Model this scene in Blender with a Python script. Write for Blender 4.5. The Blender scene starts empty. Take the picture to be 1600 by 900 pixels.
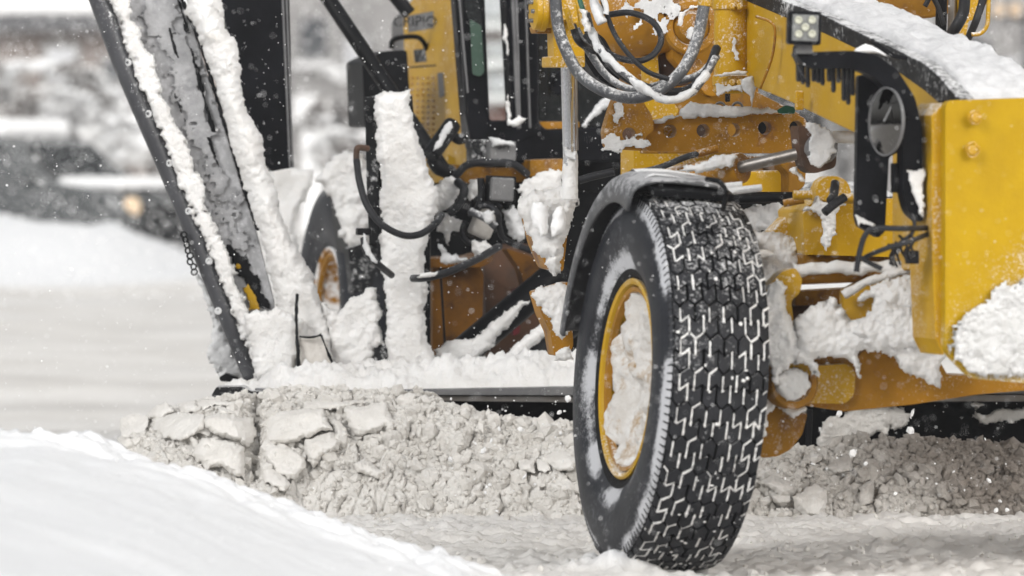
import bpy, bmesh, math, random
import numpy as np
from mathutils import Vector, Matrix
from mathutils.geometry import delaunay_2d_cdt
random.seed(7); rng = np.random.default_rng(11)
R = math.radians
sc = bpy.context.scene
# ------------------------------------------------------------------ camera
CAMZ = 1.48; FPX = 8900.0; HORIZON = 233.0
PITCH = math.atan((450 - HORIZON) / FPX)
cam = bpy.data.cameras.new('camera'); camo = bpy.data.objects.new('camera', cam); sc.collection.objects.link(camo)
camo.location = (0, 0, CAMZ); camo.rotation_euler = (math.pi/2 - PITCH, 0, 0)
cam.sensor_width = 36; cam.lens = 36*FPX/1600; cam.clip_start = 1; cam.clip_end = 3000
cam.dof.use_dof = True; cam.dof.focus_distance = 21.9; cam.dof.aperture_fstop = 3.0
sc.camera = camo
# ------------------------------------------------------------------ world, sun, exposure
SUN_EL, SUN_AZ = 29, -42          # azimuth from -Y (behind the camera), negative = to the left
w = bpy.data.worlds.new('World'); sc.world = w; w.use_nodes = True
nt = w.node_tree; nt.nodes.clear()
sky = nt.nodes.new('ShaderNodeTexSky'); sky.sky_type = 'NISHITA'; sky.sun_disc = False
sky.sun_elevation = R(SUN_EL); sky.sun_rotation = R(180 + SUN_AZ)
sky.air_density = 1.6; sky.dust_density = 6
hs = nt.nodes.new('ShaderNodeHueSaturation'); hs.inputs['Saturation'].default_value = 0.12
bg = nt.nodes.new('ShaderNodeBackground'); bg.inputs['Strength'].default_value = 0.13
wo = nt.nodes.new('ShaderNodeOutputWorld')
tcw = nt.nodes.new('ShaderNodeTexCoord'); sxw = nt.nodes.new('ShaderNodeSeparateXYZ'); nt.links.new(tcw.outputs['Generated'], sxw.inputs[0])
mrw = nt.nodes.new('ShaderNodeMapRange'); nt.links.new(sxw.outputs[2], mrw.inputs[0]); mrw.inputs[1].default_value = 0; mrw.inputs[2].default_value = .8; mrw.inputs[3].default_value = .85; mrw.inputs[4].default_value = 1.05
vmw = nt.nodes.new('ShaderNodeVectorMath'); vmw.operation = 'SCALE'
nt.links.new(sky.outputs[0], hs.inputs['Color']); nt.links.new(hs.outputs[0], vmw.inputs[0]); nt.links.new(mrw.outputs[0], vmw.inputs['Scale']); nt.links.new(vmw.outputs[0], bg.inputs[0]); nt.links.new(bg.outputs[0], wo.inputs[0])
sl = bpy.data.lights.new('sun', 'SUN'); sl.energy = 2.1; sl.angle = R(24); sl.color = (1.0, .985, .965)
so = bpy.data.objects.new('sun', sl); sc.collection.objects.link(so)
dv = Vector((math.sin(R(SUN_AZ))*math.cos(R(SUN_EL)), -math.cos(R(SUN_AZ))*math.cos(R(SUN_EL)), math.sin(R(SUN_EL))))
so.rotation_euler = dv.to_track_quat('Z', 'Y').to_euler()
sc.view_settings.view_transform = 'Standard'; sc.view_settings.look = 'None'
sc.view_settings.exposure = 0.08; sc.view_settings.gamma = 1
sc.cycles.max_bounces = 6; sc.cycles.volume_bounces = 1; sc.cycles.transparent_max_bounces = 6
try:
    sc.cycles.use_denoising = True; sc.cycles.denoiser = 'OPENIMAGEDENOISE'
except Exception: pass

# ------------------------------------------------------------------ mapping: picture pixel (1600x900) + depth -> world
CP, SP = math.cos(PITCH), math.sin(PITCH)
def at(px, py, Y):
    u = (px-800)/FPX; v = (450-py)/FPX
    d = (u, CP + v*SP, -SP + v*CP)
    t = Y/d[1]
    return Vector((u*t, Y, CAMZ + d[2]*t))
def atn(px, py, Y):
    u = (px-800)/FPX; v = (450-py)/FPX
    dy = CP + v*SP; t = Y/dy
    return np.stack([u*t, Y + 0*u, CAMZ + (-SP + v*CP)*t], -1)
A = R(14); FW = Vector((math.sin(A), -math.cos(A), 0)); RT = Vector((math.cos(A), math.sin(A), 0)); BK = -FW; UP = Vector((0, 0, 1))
K = math.tan(A)
def sideY(X0, Y0):       # vertical plane along the machine's axis
    return lambda px, py: (X0 + K*Y0)/((px-800)/FPX + K)
def frontY(X0, Y0):      # vertical plane across the machine
    return lambda px, py: (Y0 - K*X0)/(1 - K*(px-800)/FPX)
def cY(Y): return lambda px, py: Y + 0*px

# ------------------------------------------------------------------ noise (numpy)
def _hash(ix, iy, iz, s):
    h = (ix*374761393 + iy*668265263 + iz*2147483647 + s*1274126177) & 0xffffffff
    h = ((h ^ (h >> 13))*1274126177) & 0xffffffff
    h = ((h ^ (h >> 16))*2246822519) & 0xffffffff
    return ((h ^ (h >> 15)) & 0xffffff)/float(0xffffff)
def vnoise(P, s=0):
    P = np.asarray(P, float); i = np.floor(P).astype(np.int64); f = P - i; f = f*f*f*(f*(f*6-15)+10)
    r = 0
    for dx in (0, 1):
        for dy in (0, 1):
            for dz in (0, 1):
                wgt = (f[..., 0] if dx else 1-f[..., 0])*(f[..., 1] if dy else 1-f[..., 1])*(f[..., 2] if dz else 1-f[..., 2])
                r = r + wgt*_hash(i[..., 0]+dx, i[..., 1]+dy, i[..., 2]+dz, s)
    return r*2-1
def fbm(P, o=4, s=0, g=.5):
    r = 0; a = 1; P = np.asarray(P, float)
    for k in range(o): r = r + a*vnoise(P*(2.03**k) + 17.3*k, s+k); a *= g
    return r
def lumps(U, V, cell, s=0, jit=.9):      # rounded rubble: height of the nearest random lump, F2-F1, cell id noise
    u = U/cell; v = V/cell; iu = np.floor(u).astype(np.int64); iv = np.floor(v).astype(np.int64)
    f1 = np.full(u.shape, 9.0); f2 = np.full(u.shape, 9.0); rid = np.zeros(u.shape); gx = np.zeros(u.shape); gy = np.zeros(u.shape)
    for dx in (-1, 0, 1):
        for dy in (-1, 0, 1):
            cx = iu+dx; cy = iv+dy; z = cx*0
            ox = cx + .5 + jit*(_hash(cx, cy, z, s)-.5); oy = cy + .5 + jit*(_hash(cx, cy, z+1, s)-.5)
            d = np.hypot(u-ox, v-oy); r_ = _hash(cx, cy, z+2, s)
            near = d < f1
            f2 = np.where(near, f1, np.minimum(f2, d)); f1 = np.where(near, d, f1)
            rid = np.where(near, r_, rid); gx = np.where(near, u-ox, gx); gy = np.where(near, v-oy, gy)
    return f1, f2-f1, rid, gx, gy

# ------------------------------------------------------------------ materials
def ramp(n, stops):
    r = n.nodes.new('ShaderNodeValToRGB'); e = r.color_ramp.elements
    e[0].position = stops[0][0]; e[0].color = stops[0][1]
    e[1].position = stops[-1][0]; e[1].color = stops[-1][1]
    for p, c in stops[1:-1]:
        x = e.new(p); x.color = c
    return r
def g(v): return (v, v, v, 1)
def col(c): return (c[0], c[1], c[2], 1)
def noise(n, scale, detail=4, rough=.6, vec=None, dist=0):
    t = n.nodes.new('ShaderNodeTexNoise'); t.inputs['Scale'].default_value = scale
    t.inputs['Detail'].default_value = detail; t.inputs['Roughness'].default_value = rough; t.inputs['Distortion'].default_value = dist
    if vec: n.links.new(vec, t.inputs['Vector'])
    return t
def mat(name, c1, c2=None, scale=6, rough=.5, metal=0, dust=0, dust_scale=60, rust=None, bump=.2, bump_scale=80, coat=0, spec=.5, streak=None, dustcol=(.8, .8, .8), grad=None):
    """surface with colour variation c1..c2, optional rust patches and wind-blown snow dusting (0..1)"""
    m = bpy.data.materials.new(name); m.use_nodes = True; n = m.node_tree; L = n.links.new
    b = n.nodes['Principled BSDF']; tc = n.nodes.new('ShaderNodeTexCoord'); ob = tc.outputs['Object']
    if streak:
        mp = n.nodes.new('ShaderNodeMapping'); mp.inputs['Scale'].default_value = streak; L(ob, mp.inputs[0]); sv = mp.outputs[0]
    else: sv = ob
    nz = noise(n, scale, 5, .62, sv)
    r = ramp(n, [(.32, col(c1)), (.7, col(c2 or c1))]); L(nz.outputs['Fac'], r.inputs[0]); colr = r.outputs[0]
    rg = None
    if rust:
        n2 = noise(n, 9, 8, .7, sv); r2 = ramp(n, [(.55, g(0)), (.68, g(1))]); L(n2.outputs['Fac'], r2.inputs[0])
        mx = n.nodes.new('ShaderNodeMix'); mx.data_type = 'RGBA'; L(r2.outputs[0], mx.inputs[0]); L(colr, mx.inputs[6]); mx.inputs[7].default_value = col(rust); colr = mx.outputs[2]
    if dust > 0:
        n3 = noise(n, dust_scale, 4, .75, ob); n4 = noise(n, 5, 4, .6, ob)
        geo = n.nodes.new('ShaderNodeNewGeometry'); sx = n.nodes.new('ShaderNodeSeparateXYZ'); L(geo.outputs['Normal'], sx.inputs[0])
        a1 = n.nodes.new('ShaderNodeMath'); a1.operation = 'MULTIPLY_ADD'; L(n4.outputs['Fac'], a1.inputs[0]); a1.inputs[1].default_value = .55; L(n3.outputs['Fac'], a1.inputs[2])
        a2 = n.nodes.new('ShaderNodeMath'); a2.operation = 'MULTIPLY_ADD'; L(sx.outputs[2], a2.inputs[0]); a2.inputs[1].default_value = .22; L(a1.outputs[0], a2.inputs[2])
        if grad:
            so_ = n.nodes.new('ShaderNodeSeparateXYZ'); L(ob, so_.inputs[0])
            for ax_i, kk_ in ((0, grad[0]), (2, grad[1])):
                a4 = n.nodes.new('ShaderNodeMath'); a4.operation = 'MULTIPLY_ADD'; L(so_.outputs[ax_i], a4.inputs[0]); a4.inputs[1].default_value = kk_; L(a2.outputs[0], a4.inputs[2]); a2 = a4
        t = 1.34 - .62*dust
        r3 = ramp(n, [(max(0, min(.97, (t-.09)/1.4)), g(0)), (min(1, (t+.13)/1.4), g(min(1, .65+dust*.35)))])
        dvd = n.nodes.new('ShaderNodeMath'); dvd.operation = 'DIVIDE'; L(a2.outputs[0], dvd.inputs[0]); dvd.inputs[1].default_value = 1.4
        L(dvd.outputs[0], r3.inputs[0])
        mx = n.nodes.new('ShaderNodeMix'); mx.data_type = 'RGBA'; L(r3.outputs[0], mx.inputs[0]); L(colr, mx.inputs[6]); mx.inputs[7].default_value = col(dustcol); colr = mx.outputs[2]
        rr = n.nodes.new('ShaderNodeMapRange'); L(r3.outputs[0], rr.inputs[0]); rr.inputs[3].default_value = rough; rr.inputs[4].default_value = .8
        L(rr.outputs[0], b.inputs['Roughness']); rg = 1
        if metal:
            rm = n.nodes.new('ShaderNodeMapRange'); L(r3.outputs[0], rm.inputs[0]); rm.inputs[3].default_value = metal; rm.inputs[4].default_value = 0; L(rm.outputs[0], b.inputs['Metallic'])
    if not rg: b.inputs['Roughness'].default_value = rough
    if not (metal and dust > 0): b.inputs['Metallic'].default_value = metal
    b.inputs['Specular IOR Level'].default_value = spec; b.inputs['Coat Weight'].default_value = coat
    L(colr, b.inputs['Base Color'])
    if bump:
        nb = noise(n, bump_scale, 5, .65, sv); bp = n.nodes.new('ShaderNodeBump'); bp.inputs['Strength'].default_value = bump; bp.inputs['Distance'].default_value = .006
        L(nb.outputs['Fac'], bp.inputs['Height']); L(bp.outputs[0], b.inputs['Normal'])
    return m
def snowmat(name, c, c2, scale=5, bump=.5, bs=70, sss=.0, dirt=None, dscale=14, dpos=(.6, .72)):
    m = bpy.data.materials.new(name); m.use_nodes = True; n = m.node_tree; L = n.links.new
    b = n.nodes['Principled BSDF']; ob = n.nodes.new('ShaderNodeTexCoord').outputs['Object']
    nz = noise(n, scale, 6, .65, ob); r = ramp(n, [(.35, col(c2)), (.6, col(c))]); L(nz.outputs['Fac'], r.inputs[0]); cc = r.outputs[0]
    if dirt:
        n2 = noise(n, dscale, 8, .75, ob); r2 = ramp(n, [(dpos[0], g(0)), (dpos[1], g(1))]); L(n2.outputs['Fac'], r2.inputs[0])
        mx = n.nodes.new('ShaderNodeMix'); mx.data_type = 'RGBA'; L(r2.outputs[0], mx.inputs[0]); L(cc, mx.inputs[6]); mx.inputs[7].default_value = col(dirt); cc = mx.outputs[2]
    L(cc, b.inputs['Base Color']); b.inputs['Roughness'].default_value = .75; b.inputs['Specular IOR Level'].default_value = .25
    if sss: b.inputs['Subsurface Weight'].default_value = sss; b.inputs['Subsurface Radius'].default_value = (.02, .022, .025); b.inputs['Subsurface Scale'].default_value = 1
    nb = noise(n, bs, 6, .7, ob); bp = n.nodes.new('ShaderNodeBump'); bp.inputs['Strength'].default_value = bump; bp.inputs['Distance'].default_value = .012
    L(nb.outputs['Fac'], bp.inputs['Height']); L(bp.outputs[0], b.inputs['Normal'])
    return m
YEL = (.54, .315, .003); YEL2 = (.42, .225, .004); ORG = (.26, .125, .006); ORG2 = (.15, .066, .006); DK = (.004, .0043, .0052)
M = dict(
    yellow=mat('yellow_paint', YEL, YEL2, rough=.42, dust=.66, dust_scale=100, spec=.3),
    yellow_clean=mat('yellow_paint_light_frost', YEL, (.44, .25, .004), scale=3, rough=.4, dust=.56, dust_scale=110, spec=.3),
    yellow_frost=mat('yellow_paint_frosted', YEL, YEL2, rough=.45, dust=.62, dust_scale=38),
    nose=mat('frost_sprayed_nose_paint', (.48, .30, .004), (.40, .24, .004), scale=6, rough=.45, dust=.66, dust_scale=120, spec=.15, grad=(.42, -.52)),
    orange=mat('grimy_orange_paint', (.36, .16, .005), ORG, rough=.5, spec=.25, dust_scale=110, dust=.58, rust=(.16, .07, .03)),
    orange_shaded=mat('shaded_dirty_orange_paint', (.17, .07, .005), (.07, .03, .006), rough=.6, spec=.2, dust=.4, dust_scale=90, rust=(.03, .015, .01)),  # darker copy of the dirty orange, belly shade put into the colour
    orange_dirty=mat('dirty_orange_paint', ORG, ORG2, rough=.6, spec=.2, dust=.5, dust_scale=90, rust=(.07, .035, .02)),
    brown=mat('greasy_brown_steel', (.10, .045, .02), (.03, .018, .012), rough=.6, dust=.3),
    black=mat('black_steel', DK, (.010, .0105, .012), rough=.45, dust=.22, spec=.12),
    black_frost=mat('black_steel_frosted', DK, (.02, .021, .023), rough=.5, dust=.66, dust_scale=45, spec=.15),
    edge_steel=mat('dull_dark_edge_steel', (.03, .031, .036), (.07, .072, .08), scale=3, rough=.38, dust=.55, dust_scale=80, spec=.5, streak=(3, 1, .6)),
    black_clean=mat('black_plastic', (.0035, .0037, .0048), (.009, .0095, .012), rough=.35, dust=.08, spec=.12),
    plastic=mat('grey_mudguard_plastic', (.05, .052, .056), (.10, .102, .108), rough=.5, dust=.74, dust_scale=30, dustcol=(.42, .42, .43)),
    steel=mat('scraped_icy_steel', (.27, .272, .28), (.42, .42, .43), scale=4, rough=.45, metal=.1, dust=.8, dust_scale=16, streak=(3, 1, .8), dustcol=(.62, .62, .64)),
    grey=mat('grey_metal', (.10, .10, .105), (.17, .17, .17), rough=.5, dust=.45),
    chrome=mat('chrome_rod', (.75, .75, .76), (.6, .6, .61), rough=.16, metal=1, bump=.03),
    worn=mat('worn_steel_rod', (.3, .29, .28), (.16, .14, .12), rough=.4, metal=.7, dust=.35),
    rubber=mat('tyre_rubber', (.008, .0085, .0105), (.020, .021, .025), rough=.6, spec=.25, dust=.5, dust_scale=80, bump=.3),
    sidewall=mat('snow_scuffed_sidewall', (.010, .011, .015), (.024, .026, .032), rough=.5, spec=.25, dust=.3, dust_scale=22, bump=.3, dustcol=(.6, .61, .64)),
    hose=mat('black_hose_rubber', (.012, .0125, .015), (.03, .031, .034), rough=.45, dust=.35, dust_scale=90, spec=.2),
    hose_grey=mat('frosted_hose_rubber', (.035, .037, .043), (.10, .104, .112), rough=.45, dust=.7, dust_scale=70),
    snow=snowmat('wind_packed_snow', (.90, .895, .885), (.80, .785, .765), scale=4, bump=1, bs=70, sss=.1, dirt=(.62, .57, .50), dscale=9, dpos=(.62, .80)),
    snow_soft=snowmat('fresh_white_snow', (.9, .9, .9), (.86, .865, .87), bump=.2),
    snow_dirty=snowmat('grey_grimed_snow', (.66, .63, .59), (.48, .45, .41), scale=9, dirt=(.22, .19, .16), dscale=12),
    windrow=snowmat('ploughed_road_snow', (.80, .78, .745), (.66, .635, .595), scale=7, bump=1, bs=60, dirt=(.24, .205, .17), dscale=10, dpos=(.58, .80)),
    snow_grey=snowmat('grainy_greyish_snow', (.80, .80, .795), (.64, .635, .62), scale=14, bump=1, bs=60, dirt=(.4, .37, .33), dscale=16, dpos=(.66, .78)),
    rimfrost=mat('snow_coated_rim', (.36, .16, .006), (.3, .13, .005), rough=.6, spec=.2, dust=1.05, dust_scale=20),
    snow_beam=snowmat('thin_grainy_snow', (.88, .88, .89), (.72, .72, .73), scale=20, bump=1, bs=90),
    slab=snowmat('packed_road_snow_slab', (.82, .80, .765), (.72, .695, .655), scale=6, bump=1, bs=40),
    road=snowmat('packed_snow_road', (.78, .76, .73), (.68, .655, .62), scale=.6, bump=.5, bs=40),
    groove=snowmat('shaded_tread_groove', (.14, .14, .15), (.03, .03, .033), scale=30, dirt=(.006, .006, .007), dscale=18, dpos=(.30, .40)),  # near-black groove floor, shadow between the blocks put into the colour
    snow_rim=snowmat('brownish_wheel_snow', (.84, .83, .81), (.68, .65, .61), scale=7, bump=1, bs=60, dirt=(.42, .27, .12), dscale=8, dpos=(.50, .68)),
    ice_grey=snowmat('thin_grey_ice', (.42, .42, .43), (.26, .262, .27), scale=10),
    glaze=mat('frosted_glaze', (.30, .305, .31), (.42, .42, .43), scale=9, rough=.6, dust=.8, dust_scale=35),
    snow_ice=snowmat('icy_translucent_snow', (.72, .725, .73), (.5, .505, .51), scale=8),
)
_m = M['sidewall']; _n = _m.node_tree
_at = _n.nodes.new('ShaderNodeAttribute'); _at.attribute_name = 'frost'
_ob = _n.nodes.new('ShaderNodeTexCoord'); _nz = noise(_n, 42, 10, .95, _ob.outputs['Object'])
_ad = _n.nodes.new('ShaderNodeMath'); _ad.operation = 'MULTIPLY_ADD'; _n.links.new(_at.outputs['Fac'], _ad.inputs[0]); _ad.inputs[1].default_value = .42; _n.links.new(_nz.outputs['Fac'], _ad.inputs[2])
_rp = ramp(_n, [(.61, g(0)), (.73, g(.75))]); _n.links.new(_ad.outputs[0], _rp.inputs[0])
_b = _n.nodes['Principled BSDF']; _src = _b.inputs['Base Color'].links[0].from_socket
_mx = _n.nodes.new('ShaderNodeMix'); _mx.data_type = 'RGBA'; _n.links.new(_rp.outputs[0], _mx.inputs[0]); _n.links.new(_src, _mx.inputs[6]); _mx.inputs[7].default_value = (.66, .67, .70, 1); _n.links.new(_mx.outputs[2], _b.inputs['Base Color'])
def glass(name, c, rough=.08):
    m = bpy.data.materials.new(name); m.use_nodes = True; b = m.node_tree.nodes['Principled BSDF']
    b.inputs['Base Color'].default_value = col(c); b.inputs['Roughness'].default_value = rough
    nz = noise(m.node_tree, 12, 4, .6); r = ramp(m.node_tree, [(.4, g(rough)), (.7, g(rough+.25))])
    m.node_tree.links.new(nz.outputs['Fac'], r.inputs[0]); m.node_tree.links.new(r.outputs[0], b.inputs['Roughness'])
    return m
M['glass_dark'] = glass('dark_cab_glass', (.012, .014, .015))
M['glass_green'] = glass('greenish_cab_glass', (.05, .085, .065))
mg = bpy.data.materials.new('clear_cab_glass'); mg.use_nodes = True; b = mg.node_tree.nodes['Principled BSDF']
b.inputs['Transmission Weight'].default_value = 1; b.inputs['Roughness'].default_value = .02; b.inputs['IOR'].default_value = 1.05; b.inputs['Base Color'].default_value = (.8, .83, .82, 1); M['glass_clear'] = mg
mm = mat('mirror_glass', (.13, .125, .12), rough=.06, metal=1, bump=.02); M['mirror'] = mm
M['lens'] = mat('frosted_lamp_lens', (.22, .225, .22), (.12, .125, .125), scale=40, rough=.25, dust=.3)
M['led'] = mat('pale_lamp_reflector', (.5, .5, .40), (.4, .4, .33), rough=.3)
M['red'] = mat('dark_red_paint', (.18, .01, .02), (.09, .008, .01), rough=.5, dust=.1)
M['green'] = mat('green_hose_sleeve', (.01, .12, .07), (.01, .08, .05), rough=.5, dust=.2)

# ------------------------------------------------------------------ objects
def prop(o, label=None, cat=None, group=None, kind=None):
    if label: o['label'] = label
    if cat: o['category'] = cat
    if group: o['group'] = group
    if kind: o['kind'] = kind
    return o
def empty(name, loc, **k):
    o = bpy.data.objects.new(name, None); sc.collection.objects.link(o); o.location = loc; o.empty_display_size = .2
    o['wl'] = tuple(loc); return prop(o, **k)
def wl(o):
    return Vector(o['wl']) if o is not None else Vector((0, 0, 0))
def link(name, V, F, m, parent=None, smooth=False, bevel=0, sub=0):
    V = np.asarray(V, float); c = (V.min(0)+V.max(0))/2
    if parent is None: c[2] = V[:, 2].min()
    me = bpy.data.meshes.new(name); me.from_pydata((V-c).tolist(), [], F if isinstance(F, list) else F.tolist()); me.update()
    if smooth: me.polygons.foreach_set('use_smooth', [True]*len(me.polygons))
    me.materials.append(m if not isinstance(m, str) else M[m])
    o = bpy.data.objects.new(name, me); sc.collection.objects.link(o)
    o['wl'] = tuple(float(x) for x in c); o.location = Vector(c) - wl(parent)
    if parent is not None: o.parent = parent
    if bevel:
        b_ = o.modifiers.new('b', 'BEVEL'); b_.width = bevel; b_.segments = 2; b_.limit_method = 'ANGLE'; b_.angle_limit = R(35)
    if sub: s_ = o.modifiers.new('s', 'SUBSURF'); s_.levels = s_.render_levels = sub
    return o
def fixn(o):
    bm = bmesh.new(); bm.from_mesh(o.data); bmesh.ops.recalc_face_normals(bm, faces=bm.faces); bm.to_mesh(o.data); bm.free(); return o

def circ(cx, cy, r, n=20, ry=None):
    return [(cx+r*math.cos(2*math.pi*k/n), cy+(ry or r)*math.sin(2*math.pi*k/n)) for k in range(n)]
def rnd(poly, r, n=4):       # round the corners of a 2-D polygon
    out = []
    for k in range(len(poly)):
        p0, p, p1 = (np.array(poly[k-1], float), np.array(poly[k], float), np.array(poly[(k+1) % len(poly)], float))
        a = p0-p; b = p1-p; la = np.linalg.norm(a); lb = np.linalg.norm(b); q = min(r, la*.45, lb*.45)
        s = p + a/la*q; e = p + b/lb*q
        for t in np.linspace(0, 1, n): out.append(tuple((1-t)**2*s + 2*t*(1-t)*p + t*t*e))
    return out
def plate(name, poly, Y, vec, m, parent, holes=(), bevel=.004, r=0):
    """solid plate: outline in picture pixels laid on the surface Y(px,py), pushed back along vec"""
    if r: poly = rnd(poly, r)
    if not callable(Y): Y = cY(Y)
    pts = [Vector(p) for p in poly]; edges = [(i, (i+1) % len(poly)) for i in range(len(poly))]; faces = [list(range(len(poly)))]
    loops = [list(poly)]
    for h in holes:
        b0 = len(pts); pts += [Vector(p) for p in h]; n = len(h)
        edges += [(b0+i, b0+(i+1) % n) for i in range(n)]; loops.append(list(h))
    res = delaunay_2d_cdt(pts, edges, [], 2 if holes else 1, 1e-5) if holes else delaunay_2d_cdt(pts, edges, [], 1, 1e-5)
    v2, ed, fc = res[0], res[1], res[2]
    if holes:
        keep = []
        def inside(p, L):
            c = False
            for i in range(len(L)):
                x1, y1 = L[i]; x2, y2 = L[i-1]
                if (y1 > p[1]) != (y2 > p[1]) and p[0] < (x2-x1)*(p[1]-y1)/(y2-y1)+x1: c = not c
            return c
        for f in fc:
            cx = sum(v2[i][0] for i in f)/len(f); cy = sum(v2[i][1] for i in f)/len(f)
            if inside((cx, cy), loops[0]) and not any(inside((cx, cy), L) for L in loops[1:]): keep.append(f)
        fc = keep
    n = len(v2); V = [at(p[0], p[1], float(Y(p[0], p[1]))) for p in v2]; V += [p+Vector(vec) for p in V]
    F = [list(f) for f in fc] + [[i+n for i in reversed(f)] for f in fc]
    cnt = {}
    for f in fc:
        for i in range(len(f)):
            e = (f[i], f[(i+1) % len(f)]); cnt[e] = 1
    for (a, b) in cnt:
        if (b, a) not in cnt: F.append([b, a, a+n, b+n])
    return fixn(link(name, np.array([tuple(v) for v in V]), F, m, parent, bevel=bevel))
def spline(P, n):
    P = [np.array(p, float) for p in P]; P = [2*P[0]-P[1]] + P + [2*P[-1]-P[-2]]; out = []
    for k in range(1, len(P)-2):
        for t in np.linspace(0, 1, n, endpoint=False):
            out.append(.5*((2*P[k]) + (-P[k-1]+P[k+1])*t + (2*P[k-1]-5*P[k]+4*P[k+1]-P[k+2])*t*t + (-P[k-1]+3*P[k]-3*P[k+1]+P[k+2])*t**3))
    out.append(P[-2]); return np.array(out)
def sweep(name, C, rad, m, parent, seg=12, off=None, amp=0, s=0, ns=40, squash=None):
    """tube along 3-D points C; rad scalar or per point; amp = lumpy noise"""
    C = np.asarray(C, float); n = len(C); rad = np.full(n, rad) if np.isscalar(rad) else np.asarray(rad)
    T = np.gradient(C, axis=0); T /= np.linalg.norm(T, axis=1)[:, None]+1e-9
    ref = np.array([0, 1, 0.]) if abs(T[0][1]) < .9 else np.array([1, 0, 0.])
    V = []; N = ref
    for k in range(n):
        N = N - T[k]*N.dot(T[k]); N /= np.linalg.norm(N)+1e-9; B = np.cross(T[k], N)
        for j in range(seg):
            a = 2*math.pi*j/seg; V.append(C[k] + rad[k]*(N*math.cos(a) + B*math.sin(a)))
    V = np.array(V)
    if amp:
        ctr = np.repeat(C, seg, 0); d = V-ctr; V = ctr + d*(1+amp*fbm(V*ns, 4, s)[:, None])
    if off is not None: V = V + np.array(off)
    F = [[k*seg+j, k*seg+(j+1) % seg, (k+1)*seg+(j+1) % seg, (k+1)*seg+j] for k in range(n-1) for j in range(seg)]
    F += [list(range(seg))[::-1], [(n-1)*seg+j for j in range(seg)]]
    return fixn(link(name, V, F, m, parent, smooth=True))
def hose(name, pts, rpx, m, parent, n=10, **k):
    """pts (px,py,Y)"""
    C = spline([tuple(at(*p)) for p in pts], n); return sweep(name, C, rpx*np.mean([p[2] for p in pts])/FPX, m, parent, **k)
def lathe(name, p0, axis, prof, m, parent, seg=40, smooth=True, ref=None, amp=0, cap=True):
    """prof: (distance along axis, radius)"""
    p0 = np.array(p0, float); ax = np.array(axis, float); ax /= np.linalg.norm(ax)
    a = np.cross(ax, [0, 0, 1.0]); a = a/np.linalg.norm(a) if np.linalg.norm(a) > 1e-3 else np.array([1., 0, 0]); b = np.cross(ax, a)
    V = []
    for (d, r) in prof:
        for j in range(seg):
            t = 2*math.pi*j/seg; V.append(p0+ax*d+r*(a*math.cos(t)+b*math.sin(t)))
    n = len(prof)
    F = [[k*seg+j, k*seg+(j+1) % seg, (k+1)*seg+(j+1) % seg, (k+1)*seg+j] for k in range(n-1) for j in range(seg)]
    if cap and prof[0][1] > 1e-4: F.append(list(range(seg))[::-1])
    if cap and prof[-1][1] > 1e-4: F.append([(n-1)*seg+j for j in range(seg)])
    V = np.array(V)
    if amp: V = V+amp*fbm(V*40, 3)[:, None]
    o = fixn(link(name, V, F, m, parent))
    if smooth:
        o.data.polygons.foreach_set('use_smooth', [len(p.vertices) == 4 for p in o.data.polygons])
        e = o.modifiers.new('e', 'EDGE_SPLIT'); e.split_angle = R(38)
    return o
def rod(name, a, b, rpx, m, parent, caps=None, seg=24, **k):
    A_ = at(*a); B_ = at(*b); d = B_-A_; L = d.length; r = rpx*(a[2]+b[2])/2/FPX
    return lathe(name, A_, d, caps(L, r) if caps else [(0, r*.9), (r*.1, r), (L-r*.1, r), (L, r*.9)], m, parent, seg=seg, **k)
def box(name, cpx, cpy, Y, w_, d_, h_, m, parent, ang=None, bevel=.005, tilt=0):
    """box centred at pixel, oriented with the machine unless ang is given; front face at Y"""
    a = A if ang is None else ang
    r_ = Vector((math.cos(a), math.sin(a), 0)); b_ = Vector((-math.sin(a), math.cos(a), 0)); c = at(cpx, cpy, Y)
    u_ = (UP*math.cos(tilt)+r_*math.sin(tilt)); r2 = (r_*math.cos(tilt)-UP*math.sin(tilt))
    V = [c + r2*(x*w_/2) + b_*(y*d_) + u_*(z*h_/2) for x in (-1, 1) for y in (0, 1) for z in (-1, 1)]
    F = [[0, 1, 3, 2], [4, 6, 7, 5], [0, 4, 5, 1], [2, 3, 7, 6], [0, 2, 6, 4], [1, 5, 7, 3]]
    return fixn(link(name, np.array([tuple(v) for v in V]), F, m, parent, bevel=bevel))
def sdf(poly, X, Yy):
    P = np.array(poly, float); Q = np.roll(P, -1, 0); d = np.full(X.shape, 1e9); ins = np.zeros(X.shape, bool)
    for (x1, y1), (x2, y2) in zip(P, Q):
        ex, ey = x2-x1, y2-y1; wx, wy = X-x1, Yy-y1
        t = np.clip((wx*ex+wy*ey)/(ex*ex+ey*ey+1e-9), 0, 1); d = np.minimum(d, np.hypot(wx-t*ex, wy-t*ey))
        if y1 != y2:
            c = ((y1 > Yy) != (y2 > Yy)) & (X < (x2-x1)*(Yy-y1)/(y2-y1)+x1); ins ^= c
    return np.where(ins, d, -d)
_seed = [100]
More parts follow.
